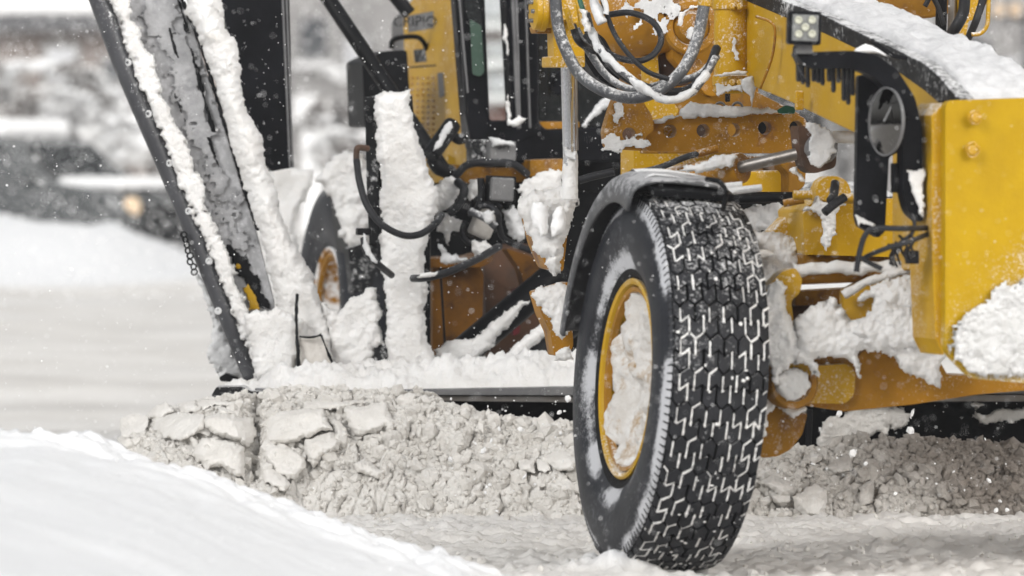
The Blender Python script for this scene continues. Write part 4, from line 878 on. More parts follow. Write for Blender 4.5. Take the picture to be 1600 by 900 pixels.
l2 = empty('lift_cylinder', tuple(at(889, 100, 21.3))); l2.parent = G; l2.location = at(889, 100, 21.3)-wl(G)
plate('cylinder_body', [(864, 30), (914, 20), (914, 92), (866, 92)], 21.3, tuple(BK*.1), 'yellow_clean', l2, bevel=.006)
plate('cylinder_gland', rnd([(861, 88), (914, 88), (914, 105), (861, 105)], 3), 21.26, tuple(BK*.14), 'yellow', l2, bevel=.004)
rod('chrome_rod', (887, 104, 21.35), (891, 260, 21.35), 11, 'chrome', l2, seg=32)
C = spline([tuple(at(891, y, 21.35)) for y in (236, 250, 280, 312)], 12); rad = np.linspace(.026, .031, len(C))
sweep('snow_crust', C, rad, 'snow', l2, amp=.12, s=3, ns=30, seg=20)
pad('snow_patch', [(881, 228), (892, 232), (901, 240), (900, 250), (882, 250)], 21.31, 'snow_ice', l2, thick=.01, amp=.004, step=1.5, edge=3)
rod('thin_rod', (898, 105, 21.5), (900, 235, 21.5), 4, 'worn', l2)
mt = lathe('hydraulic_motor', at(850, 18, 21.3), tuple(-RT), [(-.07, .06), (.0, .062), (.0, .075), (.02, .075), (.02, .07), (.028, .07), (.04, .068), (.048, .05), (.05, 0)], 'yellow_clean', l2, seg=40)
for k in range(6):
    a_ = k*1.047; c_ = at(850, 18, 21.3)-RT*.048+UP*(.04*math.sin(a_))+FW*(.04*math.cos(a_)); lathe('bolt', c_, tuple(-RT), [(0, .009), (.01, .009), (.012, .006)], 'grey', mt, seg=6)
plate('valve_block', rnd([(868, -20), (912, -20), (914, 30), (900, 36), (880, 30), (868, 34)], 3), 21.2, tuple(BK*.12), 'yellow', l2, bevel=.006)
plate('motor_mount', rnd([(835, 42), (866, 36), (866, 52), (838, 52)], 2), 21.33, tuple(BK*.08), 'orange', l2, bevel=.003)
rod('yellow_elbow', (884, 12, 21.1), (894, 46, 21.1), 5, 'yellow', l2); rod('yellow_elbow', (900, -10, 21.12), (908, 42, 21.1), 3, 'yellow', l2)

hs_ = empty('hydraulic_hoses', tuple(at(980, 90, 21.1))); hs_.parent = G; hs_.location = at(980, 90, 21.1)-wl(G)
def hose_snow(pts, rpx, frac=.55, dz=.3, part='snow_crust'):
    C = spline([tuple(at(*p)) for p in pts], 10); r_ = rpx*pts[0][2]/FPX; sweep(part, C+np.array([-.15*r_, -.2*r_, dz*r_]), r_*frac*1.15, 'snow_ice', hs_, amp=.5, s=len(pts), ns=32)
H1 = [(867, -15, 21.0), (872, 40, 21.0), (886, 82, 20.98), (906, 116, 20.97), (940, 140, 20.95), (985, 153, 20.95), (1028, 142, 20.95), (1064, 112, 20.95), (1088, 65, 20.98), (1102, 0, 21.0)]
hose('large_hose', H1, 9.5, 'hose_grey', hs_, seg=16); rod('hose_end', (1103, -20, 21.0), (1101, 10, 21.0), 11, 'yellow', hs_)
H2 = [(916, 20, 21.0), (924, 48, 21.0), (938, 78, 20.93), (958, 100, 20.9), (985, 122, 20.88), (1012, 143, 20.86), (1046, 156, 20.85), (1080, 145, 20.9), (1104, 115, 20.95), (1118, 90, 21.0)]
hose('frosted_hose', H2, 6, 'hose_grey', hs_); hose_snow(H2[1:-1], 7, .75, .1)
hose('thin_hose', [(937, -15, 21.0), (950, 28, 20.95), (963, 58, 20.9), (985, 88, 20.88), (1012, 112, 20.88), (1045, 124, 20.9)], 4, 'hose', hs_)
hose('looped_hose', [(950, 23, 21.1), (985, 20, 21.05), (1018, 33, 21.0), (1033, 58, 21.0), (1024, 82, 20.98), (1000, 95, 20.95), (965, 90, 20.98), (935, 72, 21.05), (915, 55, 21.1)], 5, 'hose', hs_)
hose('thick_hose', [(930, 60, 21.1), (955, 100, 21.05), (985, 125, 21.0), (1030, 142, 21.0), (1075, 140, 21.05), (1105, 110, 21.1), (1120, 75, 21.2)], 7, 'hose', hs_)
hose('thick_hose', [(900, 45, 21.2), (920, 80, 21.2), (950, 120, 21.2), (990, 140, 21.15), (1040, 130, 21.1), (1090, 118, 21.1), (1120, 88, 21.2)], 6, 'hose_grey', hs_)
hose('thick_hose', [(895, 40, 21.15), (905, 65, 21.12), (930, 80, 21.2)], 6, 'hose', hs_)
hose('icy_hose', [(926, -10, 20.95), (932, 15, 20.93), (941, 36, 20.92)], 8, 'snow_ice', hs_, amp=.3, ns=30)
hose('icy_hose', [(940, -10, 20.9), (948, 12, 20.9), (946, 22, 20.9)], 4, 'snow_ice', hs_, amp=.3, ns=30)
hose('green_hose', [(903, -10, 21.0), (909, 10, 20.98), (914, 24, 20.98)], 4, 'green', hs_); hose('green_hose', [(922, -12, 21.0), (927, 12, 20.99), (930, 26, 20.99)], 2.5, 'green', hs_)
plate('hose_guard', rnd([(905, 30), (945, 60), (972, 110), (962, 140), (930, 120), (905, 80)], 6), 21.6, tuple(BK*.08), 'black', hs_, bevel=.01)
pad('snow_crust', [(906, 14), (918, 16), (924, 40), (922, 52), (914, 48), (908, 34)], 20.95, 'snow', hs_, thick=.02, amp=.012, step=1.6, edge=3)

# ---- cab
cab = empty('cab', tuple(at(850, 250, 25.6))); cab.parent = G; cab.location = at(850, 250, 25.6)-wl(G)
plate('cab_frame', [(722, -40), (985, -40), (985, 252), (742, 256), (728, 180)], 25.6, tuple(BK*.07), 'black_clean', cab, bevel=.01,
      holes=[[(757, -30), (784, -30), (796, 188), (766, 188)], rnd([(842, -30), (972, -30), (972, 196), (852, 202), (842, 190)], 8)])
plate('cab_rear_pillar', [(708, -40), (730, -40), (748, 200), (742, 254), (728, 210)], 25.9, tuple(BK*.1), 'black_clean', cab, bevel=.01)
plate('rear_window', rnd([(734, 30), (752, 40), (757, 112), (750, 120), (738, 116)], 3), 25.57, (0, .02, 0), 'glass_green', cab, bevel=.003)
plate('rear_window_dark', rnd([(722, -30), (748, -30), (753, 42), (732, 30), (728, 20)], 3), 25.58, (0, .01, 0), 'glass_dark', cab, bevel=.003)
plate('side_glass', [(756, -30), (786, -30), (797, 190), (765, 190)], 25.65, (0, .008, 0), 'glass_clear', cab, bevel=0)
plate('windscreen', [(838, -35), (976, -35), (976, 200), (838, 205)], 25.65, (0, .012, 0), 'glass_dark', cab, bevel=0)
for x0, x1, w__ in ((784, 797, 5), (800, 809, 2.5), (806, 812, 2.2)):
    rod('door_pillar', (x0, -30, 25.5), (x1, 200, 25.5), w__, 'black' if w__ > 4 else 'grey', cab)
for x0, x1 in ((716, 731),): rod('trim_line', (x0, -20, 25.55), (x1, 145, 25.55), 1.6, 'grey', cab)
rod('window_trim', (820, -30, 25.55), (828, 200, 25.55), 2, 'grey', cab)
pad('snow_patch', [(786, 40), (790, 30), (795, 52), (796, 75), (793, 92), (789, 70), (783, 60)], 25.45, 'snow', cab, thick=.02, amp=.01, step=1.6, edge=2.5)
pad('snow_patch', [(790, 150), (795, 135), (797, 165), (800, 188), (812, 182), (818, 186), (806, 196), (793, 197), (788, 168)], 25.45, 'snow', cab, thick=.02, amp=.01, step=1.6, edge=2.5)
plate('cab_orange_sill', [(834, 190), (905, 190), (905, 204), (836, 204)], 25.62, (0, .02, 0), 'orange', cab)
plate('seat_shape', rnd([(860, 112), (892, 108), (896, 140), (870, 150), (858, 138)], 8), 25.62, (0, .015, 0), 'black_clean', cab, bevel=.006)
hose('grab_loop', [(862, 132, 25.55), (870, 116, 25.5), (888, 112, 25.5), (896, 126, 25.55)], 3, 'black_clean', cab)
pad('snow_crust', [(905, 200), (920, 178), (940, 156), (956, 150), (950, 165), (930, 182), (912, 200)], 24.8, 'snow_ice', cab, thick=.02, amp=.01, step=2, edge=3)
box('step_box', 755, 238, 25.4, .10, .12, .11, 'black_frost', cab); sb = box('step_box', 786, 236, 25.35, .12, .1, .085, 'grey', cab)
pad('snow_patch', [(764, 214), (780, 216), (800, 220), (806, 228), (770, 228)], 25.33, 'snow_ice', cab, thick=.015, amp=.008, step=1.8, edge=2)
def text(name, s_, px, py, Y, size, m, parent, ang=0, shear=0, ext=.002):
    cu = bpy.data.curves.new(name, 'FONT'); cu.body = s_; cu.size = size; cu.extrude = ext; cu.align_x = 'CENTER'; cu.align_y = 'CENTER'; cu.shear = shear
    o = bpy.data.objects.new(name, cu); sc.collection.objects.link(o); p = at(px, py, Y); o['wl'] = tuple(p); o.parent = parent; o.location = p-wl(parent)
    cu.materials.append(M[m]); bpy.context.view_layer.update(); me = bpy.data.meshes.new_from_object(o.evaluated_get(bpy.context.evaluated_depsgraph_get()))
    q = bpy.data.objects.new(name, me); sc.collection.objects.link(q); q['wl'] = tuple(p); q.parent = parent; q.location = p-wl(parent); q.rotation_euler = (math.pi/2, 0, ang); bpy.data.objects.remove(o); q.name = name; return q
text('lettering', '3H', 787, 228, 25.33, .045, 'black_clean', sb)
plate('cab_skirt', [(742, 252), (985, 248), (985, 300), (760, 300)], 25.8, tuple(BK*.1), 'black', cab)
plate('orange_floor_beam', rnd([(828, 250), (880, 248), (880, 272), (828, 276)], 2), 25.5, tuple(BK*.15), 'orange', cab)
plate('orange_floor_beam', rnd([(700, 256), (760, 262), (822, 262), (822, 284), (730, 286)], 2), 25.6, tuple(BK*.15), 'orange_dirty', cab)

# ---- engine hood behind the cab
hd = empty('engine_hood', tuple(at(680, 250, 27.3))); hd.parent = G; hd.location = at(680, 250, 27.3)-wl(G)
hp = lambda px, py: 27.6 - (px-630)*.012
plate('hood_side', [(629, 16), (648, -6), (660, -40), (708, -40), (728, 190), (728, 300), (668, 300), (648, 220), (634, 190)], hp, tuple(RT*.06), 'yellow_frost', hd, bevel=.01)
plate('hood_rear', [(612, 36), (629, 14), (634, 190), (616, 180)], 27.7, (.0, .2, 0), 'grey', hd)
pan = plate('louvre_panel', rnd([(640, 106), (683, 103), (684, 285), (672, 285), (640, 200)], 3), lambda px, py: hp(px, py)-.012, tuple(RT*.02), 'yellow_frost', hd, bevel=.004)
V = []; F = []
for ky in range(13):
    for kx in range(5):
        x = 645+kx*8.2; y = 122+ky*9.0
        if y > 120+ (x-640)*3.6+60: continue
        c_ = at(x, y, hp(x, y)-.02); b0 = len(V)
        for (dx, dz, dy) in ((-.009, -.005, 0), (.009, -.005, 0), (.009, .005, 0), (-.009, .005, 0), (-.007, -.003, -.012), (.007, -.003, -.012), (.007, .006, -.004), (-.007, .006, -.004)): V.append((c_.x+dx, c_.y+dy, c_.z+dz))
        F += [[b0, b0+1, b0+5, b0+4], [b0+1, b0+2, b0+6, b0+5], [b0+2, b0+3, b0+7, b0+6], [b0+3, b0, b0+4, b0+7], [b0+4, b0+5, b0+6, b0+7]]
fixn(link('louvres', np.array(V), F, 'orange', pan))
plate('panel_gap', [(640, 104), (681, 101), (681, 103.5), (640, 106.5)], lambda px, py: hp(px, py)-.014, tuple(RT*.01), 'black', hd, bevel=0)
plate('door_handle', rnd([(683, 114), (691, 113), (694, 150), (686, 153)], 2), lambda px, py: hp(px, py)-.03, tuple(RT*.03), 'grey', hd)
hose('grab_rail', [(611, 76, 27.1), (614, 63, 27.1), (630, 58, 27.1), (652, 58, 27.1), (662, 66, 27.1), (666, 76, 27.15)], 4, 'black', hd)
plate('badge', [(646, 78), (664, 76), (668, 96), (648, 98)], lambda px, py: hp(px, py)-.012, tuple(RT*.005), 'black_frost', hd, bevel=0)
plate('nameplate', [(636, 25), (677, 17), (677, 44), (638, 51)], lambda px, py: hp(px, py)-.010, tuple(RT*.004), 'grey', hd, bevel=0)
text('lettering', 'CRIPION', 657, 34, 26.98, .068, 'black_frost', hd, ang=-.2)
plate('pale_lower_panel', [(694, 300), (700, 240), (712, 246), (716, 300)], 26.2, (0, .05, 0), 'yellow_frost', hd)
pb = plate('air_filter_box', rnd([(566, 96), (600, 80), (636, 78), (640, 145), (628, 200), (570, 200)], 6), 26.6, tuple(BK*.35), 'black', G, bevel=.02)
rod('brace_bar', (500, -22, 25.9), (690, 262, 25.5), 12, 'black', G); rod('brace_bar', (606, -20, 26.2), (640, 22, 26.2), 11, 'black', G)
mf = rod('exhaust_tube', (672, 244, 25.0), (706, 196, 25.1), 14, 'black', G, caps=lambda L, r: [(0, r*.8), (.01, r), (L-.01, r), (L, r*1.02), (L+.012, r*.9), (L+.02, r*.5), (L+.022, 0)])
hose('exhaust_elbow', [(676, 246, 25.05), (686, 262, 25.05), (702, 270, 25.1), (706, 285, 25.1)], 12, 'black', mf)
hose('exhaust_elbow', [(704, 208, 25.1), (716, 218, 25.15), (724, 216, 25.2)], 8, 'black', mf)
pad('snow_patch', [(676, 236), (696, 198), (704, 194), (704, 200), (686, 232)], 24.9, 'snow_ice', mf, thick=.01, amp=.008, step=1.8, edge=3)

# ---- belly: engine bay seen between post and wheel
be = empty('blade_linkage', tuple(at(760, 450, 25))); be.parent = G; be.location = at(760, 450, 25)-wl(G)
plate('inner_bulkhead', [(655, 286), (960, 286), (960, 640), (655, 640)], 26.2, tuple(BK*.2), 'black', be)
plate('orange_tank', rnd([(676, 412), (748, 412), (756, 430), (752, 560), (676, 560)], 5), 25.3, tuple(BK*.4), 'orange_shaded', be, bevel=.02)
plate('orange_tank_lid', rnd([(670, 404), (752, 402), (770, 396), (770, 408), (752, 418), (670, 418)], 3), 25.22, tuple(BK*.4), 'orange_shaded', be, bevel=.01)
rod('tank_strap', (688, 418, 25.26), (696, 552, 25.26), 2, 'black', be)
plate('brown_casting', rnd([(756, 400), (800, 385), (830, 380), (850, 420), (862, 450), (840, 560), (760, 560)], 8), 25.7, tuple(BK*.3), 'brown', be, bevel=.02)
plate('orange_bracket', rnd([(790, 388), (830, 400), (858, 432), (842, 452), (824, 462), (812, 420)], 5), 25.4, tuple(BK*.1), 'orange_shaded', be, bevel=.01)
plate('orange_bracket', rnd([(834, 470), (868, 440), (885, 520), (860, 520)], 4), 25.4, tuple(BK*.1), 'orange_shaded', be, bevel=.01)
plate('red_part', rnd([(800, 455), (815, 448), (812, 520), (802, 525)], 3), 25.5, tuple(BK*.05), 'red', be)
rod('dark_arm', (700, 570, 24.6), (880, 420, 24.8), 24, 'black', be); rod('dark_arm', (790, 590, 24.4), (900, 500, 24.6), 20, 'black', be)
pad('snow_crust', [(677, 546), (700, 530), (742, 526), (780, 496), (816, 468), (826, 472), (800, 500), (770, 540), (740, 562), (700, 570), (676, 564)], 24.42, 'snow', be, thick=.04, amp=.015, ns=7, edge=3)
pad('snow_crust', [(774, 562), (800, 540), (838, 512), (852, 504), (858, 520), (830, 545), (800, 572), (770, 574)], 24.25, 'snow', be, thick=.04, amp=.015, ns=7, edge=3)
box('valve_body', 786, 296, 24.4, .10, .1, .10, 'grey', be, tilt=R(3), bevel=.008); box('valve_frame', 786, 296, 24.43, .115, .1, .115, 'black', be, tilt=R(3))
box('valve_body', 757, 355, 24.5, .09, .1, .085, 'snow_dirty', be, tilt=R(24), bevel=.012); box('valve_body', 768, 335, 24.6, .06, .1, .06, 'snow_dirty', be, tilt=R(8), bevel=.01)
hose('hydraulic_hose', [(712, 275, 24.6), (730, 258, 24.6), (760, 254, 24.6), (800, 256, 24.7), (824, 272, 24.8)], 6, 'hose', be)
hose('hydraulic_hose', [(715, 284, 24.5), (725, 296, 24.45), (718, 318, 24.45), (700, 334, 24.45)], 7, 'hose', be)
hose('hydraulic_hose', [(751, 278, 24.5), (752, 300, 24.5), (749, 322, 24.5), (735, 335, 24.55)], 6, 'hose', be)
hose('hydraulic_hose', [(748, 322, 24.45), (765, 322, 24.42), (778, 335, 24.4), (780, 355, 24.45), (790, 375, 24.5), (830, 392, 24.6)], 5, 'hose', be)
hose('hydraulic_hose', [(735, 330, 24.4), (760, 342, 24.35), (775, 355, 24.35)], 6, 'hose_grey', be)
hose('hydraulic_hose', [(726, 345, 24.5), (722, 365, 24.5), (735, 380, 24.5), (760, 378, 24.5)], 4, 'hose', be)
for _k in range(9):
    x = rr_.uniform(700, 800); y = rr_.uniform(290, 370)
    hose('pipe_elbow', [(x, y, 24.9), (x+rr_.uniform(5, 18), y+rr_.uniform(-8, 8), 24.85), (x+rr_.uniform(10, 28), y+rr_.uniform(8, 28), 24.9)], rr_.uniform(4, 8), 'black', be)
pad('snow_crust', [(672, 296), (690, 284), (706, 276), (722, 284), (716, 310), (705, 328), (690, 328), (672, 322)], 24.55, 'snow', be, thick=.04, amp=.02, ns=9)
pad('snow_crust', [(728, 284), (745, 282), (748, 300), (736, 312), (726, 300)], 24.7, 'snow', be, thick=.03, amp=.015, step=2)
pad('snow_crust', [(682, 336), (700, 332), (722, 348), (722, 362), (706, 364), (700, 380), (694, 366), (682, 360)], 24.6, 'snow', be, thick=.03, amp=.015, step=2)
pad('snow_crust', [(733, 372), (745, 378), (760, 372), (764, 384), (752, 398), (742, 396)], 24.4, 'snow', be, thick=.03, amp=.015, step=2)
pad('snow_crust', [(688, 384), (700, 396), (718, 402), (732, 402), (728, 410), (690, 410)], 25.1, 'snow_ice', be, thick=.03, amp=.015, step=2)
pad('snow_crust', [(806, 296), (836, 270), (858, 266), (880, 268), (880, 300), (850, 305), (815, 320)], 24.2, 'snow', be, thick=.04, amp=.02)
pad('snow_crust', [(786, 330), (800, 322), (815, 340), (822, 372), (810, 380), (795, 360)], 24.5, 'snow_ice', be, thick=.03, amp=.02, step=2)
pad('snow_crust', [(752, 330), (772, 328), (774, 345), (764, 352)], 24.3, 'snow_ice', be, thick=.02, amp=.01, step=2)
hose('hydraulic_hose', [(905, 282, 22.6), (925, 276, 22.6), (960, 268, 22.6)], 6, 'hose', be)

# ---- snow caked end of the lift cylinder beside the mudguard
le = empty('blade_lift_joint', tuple(at(860, 360, 21.6))); le.parent = G; le.location = at(860, 360, 21.6)-wl(G)
plate('joint_block', rnd([(826, 330), (880, 300), (892, 320), (880, 425), (855, 420), (838, 380)], 6), 21.75, tuple(BK*.14), 'orange', le, bevel=.012)
pad('snow_crust', [(812, 306), (838, 300), (856, 300), (880, 290), (904, 292), (902, 320), (890, 350), (878, 395), (874, 425), (866, 428), (856, 412), (858, 402), (842, 398), (826, 378), (816, 350), (810, 330)], 21.6, 'snow', le, thick=.07, amp=.03, ns=11, edge=4)
pad('snow_lump', rnd([(832, 318), (846, 314), (858, 320), (856, 360), (846, 372), (832, 350)], 6), 21.5, 'snow_soft', le, thick=.03, amp=.008, step=2, edge=2)
pad('snow_lump', rnd([(870, 322), (884, 326), (880, 362), (864, 372), (860, 350)], 6), 21.5, 'snow_soft', le, thick=.03, amp=.008, step=2, edge=2)
plate('lower_bracket', rnd([(836, 456), (890, 440), (896, 540), (888, 556), (866, 556), (860, 520), (846, 490)], 4), 21.75, tuple(BK*.1), 'orange', le, bevel=.01)
pad('snow_crust', [(832, 462), (846, 446), (870, 440), (890, 436), (890, 520), (880, 534), (866, 528), (856, 500), (846, 482), (838, 476)], 21.68, 'snow', le, thick=.05, amp=.025, ns=10)
pad('snow_crust', [(862, 530), (870, 545), (890, 540), (895, 560), (862, 560)], 21.7, 'snow', le, thick=.03, amp=.015, step=2)

# ---- moldboard
mo = empty('blade', tuple(at(900, 620, 23.9))); mo.parent = G; mo.location = at(900, 620, 23.9)-wl(G)
p0 = at(398, 612, 24.15); p1 = at(1900, 622, 23.95)
nb_, sec = 60, []
for k in range(15):
    t_ = k/14; ang = -R(58)+R(116)*t_; sec.append((.30*(1-math.cos(ang))-.14*1+.0, .31*math.sin(ang)))   # concave face
V = []
for i in range(nb_):
    s_ = i/(nb_-1); x = p0.x+(p1.x-p0.x)*s_; yb = p0.y+(p1.y-p0.y)*s_
    for (dy, dz) in sec: V.append((x, yb+.16-dy, .235+dz*.85))
n = len(sec); F = [[i*n+j, i*n+j+1, (i+1)*n+j+1, (i+1)*n+j] for i in range(nb_-1) for j in range(n-1)]
o = link('moldboard', np.array(V), F, 'black', mo, smooth=True); sm = o.modifiers.new('s', 'SOLIDIFY'); sm.thickness = .02
lathe('blade_circle', (1.95, 23.1, .78), (0, 0, 1), [(0, .5), (0, .80), (.12, .82), (.14, .5), (0, .5)], 'orange_dirty', mo, seg=60, cap=False)
plate('drawbar', [(1290, 400), (1500, 400), (1560, 470), (1380, 470)], 20.9, (.3, 2.2, .05), 'orange_dirty', mo)
cube = lambda nm, poly, Y, vec, m, **k: plate(nm, poly, Y, vec, m, mo, **k)
by = lambda px, py: 24.0-(px-340)*.0001
cube('top_rail', [(398, 607), (560, 610), (900, 604), (1900, 604), (1900, 614), (900, 618), (560, 617), (400, 616)], lambda px, py: by(px, py)-.16, (0, .25, 0), 'grey', bevel=.003)
cube('cutting_lip', [(440, 617), (560, 618), (900, 619), (1900, 615), (1900, 627), (900, 629), (620, 626), (480, 621)], lambda px, py: by(px, py)-.13, (0, .08, 0), 'worn', bevel=.003)
cube('end_bracket', rnd([(330, 618), (338, 605), (380, 604), (392, 611), (420, 612), (425, 620), (385, 622), (335, 621)], 2), 23.78, (0, .2, 0), 'black_frost', bevel=.004)
C = np.array([tuple(at(x, 606, 23.98)) for x in np.linspace(355, 1000, 150)])
def ridge_snow():
    na, nb2 = 260, 34; V = []
    xs_ = np.linspace(352, 1000, na)
    for i, x in enumerate(xs_):
        h = np.interp(x, [352, 400, 440, 500, 600, 700, 780, 900, 1000], [.014, .03, .09, .105, .11, .12, .14, .15, .15])
        p = at(x, 609, 24.0)
        for j in range(nb2):
            t_ = j/(nb2-1); V.append((p.x, p.y-.15+t_*.5, p.z + h*math.sin(math.pi*min(t_*1.25, .5+.5*t_))**.6 - .012))
    V = np.array(V).reshape(na, nb2, 3); nn = fbm(V*np.array([11, 11, 11]), 5, 33); nl = np.abs(fbm(V*22, 4, 34))
    w2 = np.sin(np.linspace(0, math.pi, nb2))**.5; V[..., 2] += (nn*.030+nl*.030)*w2; V[..., 1] -= nn*.014
    I = np.arange(na*nb2).reshape(na, nb2); F = np.stack([I[:-1, :-1], I[1:, :-1], I[1:, 1:], I[:-1, 1:]], -1).reshape(-1, 4)
    link('snow_crust', V.reshape(-1, 3), F, 'snow', mo, smooth=True)
ridge_snow()
pad('snow_on_face', [(1270, 690), (1285, 660), (1320, 640), (1400, 636), (1425, 650), (1400, 668), (1340, 700), (1280, 720)], 23.85, 'windrow', mo, thick=.03, amp=.02, edge=7)
pad('snow_on_face', [(1518, 648), (1560, 640), (1610, 636), (1660, 640), (1600, 656), (1540, 660)], 23.85, 'windrow', mo, thick=.02, amp=.01, edge=5)
pad('snow_on_face', [(1518, 632), (1535, 628), (1545, 634), (1528, 637)], 23.8, 'windrow', mo, thick=.02, amp=.01, step=2)
pad('snow_on_face', [(760, 655), (820, 650), (900, 665), (980, 668), (980, 690), (860, 690), (780, 680)], 23.62, 'windrow', mo, thick=.05, amp=.015, ns=5)
rod('tube_end', (1265, 640, 23.7), (1262, 720, 23.7), 5, 'black', mo)

# ---- snow covered slide post with hose
po = empty('slide_post', tuple(at(625, 580, 24.3))); po.parent = G; po.location = at(625, 580, 24.3)-wl(G)
plate('post_plate', [(584, 150), (643, 148), (650, 230), (668, 270), (672, 340), (672, 560), (606, 575), (597, 400), (590, 250)], 24.42, (0, .16, 0), 'black', po, bevel=.008)
plate('post_rail', [(570, 152), (587, 150), (592, 300), (593, 380), (577, 382), (573, 300)], 24.3, (0, .1, 0), 'black_frost', po, bevel=.004)
plate('post_foot', [(584, 540), (606, 538), (607, 578), (586, 578)], 24.25, (0, .1, 0), 'black_frost', po, bevel=.004)
pad('snow_crust', [(585, 150), (600, 144), (640, 143), (644, 175), (646, 195), (654, 215), (657, 235), (666, 252), (672, 280), (686, 300), (684, 330), (670, 352), (666, 400), (668, 450), (664, 480), (667, 530), (680, 560), (690, 580), (610, 584), (602, 540), (600, 470), (596, 400), (594, 300), (589, 230)], 24.28, 'snow', po, thick=.09, amp=.022, ns=9, edge=3.5, w_=.035)
hose('hose_elbow', [(574, 232, 24.1), (560, 231, 24.05), (557, 240, 24.05), (557, 256, 24.05)], 5, 'brown', po)
hose('hydraulic_hose', [(557, 250, 24.05), (562, 285, 24.0), (574, 322, 23.96), (596, 350, 23.94), (628, 367, 23.94), (656, 366, 23.96), (680, 350, 24.0), (690, 336, 24.1)], 5.5, 'hose', po)
hose('hydraulic_hose', [(568, 372, 24.0), (572, 392, 23.98), (590, 412, 23.96), (612, 430, 24.1)], 5.5, 'hose', po)
hose('hydraulic_hose', [(645, 435, 24.08), (665, 434, 24.0), (700, 425, 24.0), (745, 405, 24.1), (780, 385, 24.3)], 6, 'hose', po)
pad('snow_patch', [(648, 434), (660, 426), (684, 424), (682, 430), (664, 434)], 23.95, 'snow', po, thick=.01, amp=.004, step=1.6, edge=1.5)
pad('snow_patch', [(566, 362), (574, 365), (580, 395), (592, 408), (590, 414), (574, 400), (566, 385)], 23.93, 'snow_ice', po, thick=.012, amp=.006, step=1.6, edge=2)
box('rail_joint', 570, 362, 24.15, .06, .05, .03, 'black', po)

# ---- snow heap on the rear wheel area
sh = empty('tandem_cover', tuple(at(520, 320, 26.8))); sh.parent = G; sh.location = at(520, 320, 26.8)-wl(G)
plate('cover_plate', rnd([(534, 300), (580, 262), (590, 400), (548, 395)], 5), 26.7, tuple(BK*.3), 'black', sh)
pad('snow_crust', [(488, 284), (500, 262), (525, 245), (545, 236), (560, 240), (570, 250), (585, 262), (592, 330), (578, 378), (560, 392), (546, 388), (534, 366), (526, 340), (516, 312), (504, 290)], 26.4, 'snow', sh, thick=.13, amp=.05, ns=6, edge=4)
pad('snow_crust', [(415, 262), (440, 256), (470, 262), (492, 266), (486, 290), (472, 322), (462, 360), (468, 392), (460, 410), (430, 330)], 28.4, 'snow', sh, thick=.10, amp=.02, ns=5, edge=3)
plate('dark_guard', rnd([(544, 388), (570, 380), (590, 390), (582, 450), (552, 460)], 3), 26.2, tuple(BK*.1), 'black_frost', sh, bevel=.01)

# ---- wing plough
wi = empty('wing_plough', tuple(at(400, 600, 24.4))); wi.parent = G; wi.location = at(400, 600, 24.4)-wl(G); wi['label'] = 'raised wing blade leaning left, crusted with snow'
wc = [(150, -20), (156, 0), (192, 100), (234, 200), (276, 300), (340, 460), (393, 592)]
C = spline([tuple(at(x, y, 24.35)) for x, y in wc], 14); rad = np.linspace(.048, .034, len(C))
edge_ = sweep('leading_edge', C, rad, 'edge_steel', wi, seg=28)
for bx, by_ in ((169, 23), (200, 98), (232, 178), (265, 255), (295, 330), (327, 408), (341, 486)):
    lathe('bolt', at(bx, by_, 24.32), (-.1, -1, .1), [(-.01, .016), (.008, .0155), (.012, .009), (.004, .006), (.004, 0)], 'snow_ice', edge_, seg=16)
wplate = [(172, -20), (272, -20), (281, 0), (308, 67), (334, 150), (355, 217), (379, 300), (400, 360), (428, 470), (430, 540), (405, 590), (352, 460), (290, 300), (248, 200), (206, 100)]
wy = lambda px, py: 24.40
wp = plate('wing_moldboard', wplate, wy, (0, .05, 0), 'steel', wi, bevel=.003)
pad('ice_sheet', [(215, -10), (262, -10), (300, 100), (338, 220), (372, 340), (392, 400), (360, 390), (330, 320), (300, 220), (262, 120)], 24.39, 'ice_grey', wi, thick=.006, amp=.005, ns=12, edge=16, step=2)
pad('snow_crust', [(166, -12), (203, -12), (205, 8), (214, 40), (232, 78), (243, 100), (247, 133), (262, 165), (273, 190), (290, 207), (294, 235), (307, 262), (320, 293), (326, 330), (336, 355), (352, 385), (364, 420), (372, 450), (390, 480), (395, 510), (400, 590), (392, 560), (352, 462), (315, 372), (290, 312), (250, 205), (208, 102), (176, 12)], 24.34, 'snow', wi, thick=.05, amp=.014, ns=14, edge=5, step=1.8, w_=.02)
pad('yellow_paint_patch', [(380, 450), (388, 440), (400, 460), (406, 484), (390, 482)], 24.375, 'yellow_clean', wi, thick=.004, amp=.001, step=1.6, edge=3)
pad('yellow_paint_patch', circ(372, 416, 4, 8), 24.385, 'yellow_clean', wi, thick=.004, amp=.001, step=1.6, edge=1)
pad('bare_steel_patch', [(352, 380), (366, 378), (384, 400), (404, 430), (420, 478), (400, 474), (378, 440), (362, 412)], 24.395, 'black', wi, thick=.008, amp=.003, step=2, edge=6)
for poly in ([(262, 40), (268, 44), (276, 76), (281, 92), (276, 90), (266, 64)], [(296, 70), (300, 76), (322, 150), (336, 205), (332, 206), (314, 150)], [(268, 140), (272, 142), (292, 190), (288, 190)], [(324, 215), (328, 216), (346, 270), (342, 268)], [(278, 0), (284, 10), (296, 50), (292, 52)]):
    pad('bare_steel_patch', poly, 24.385, 'black', wi, thick=.006, amp=.002, step=1.4, edge=2)
serr = [(x, y) for x, y in [(274, -20), (283, 0), (310, 67), (336, 150), (357, 217), (381, 300), (402, 360)]]
Cs = spline([tuple(at(x+2, y, 24.33)) for x, y in serr], 30); sweep('rubber_edge', Cs, .0085, 'black', wi, amp=.5, ns=60)
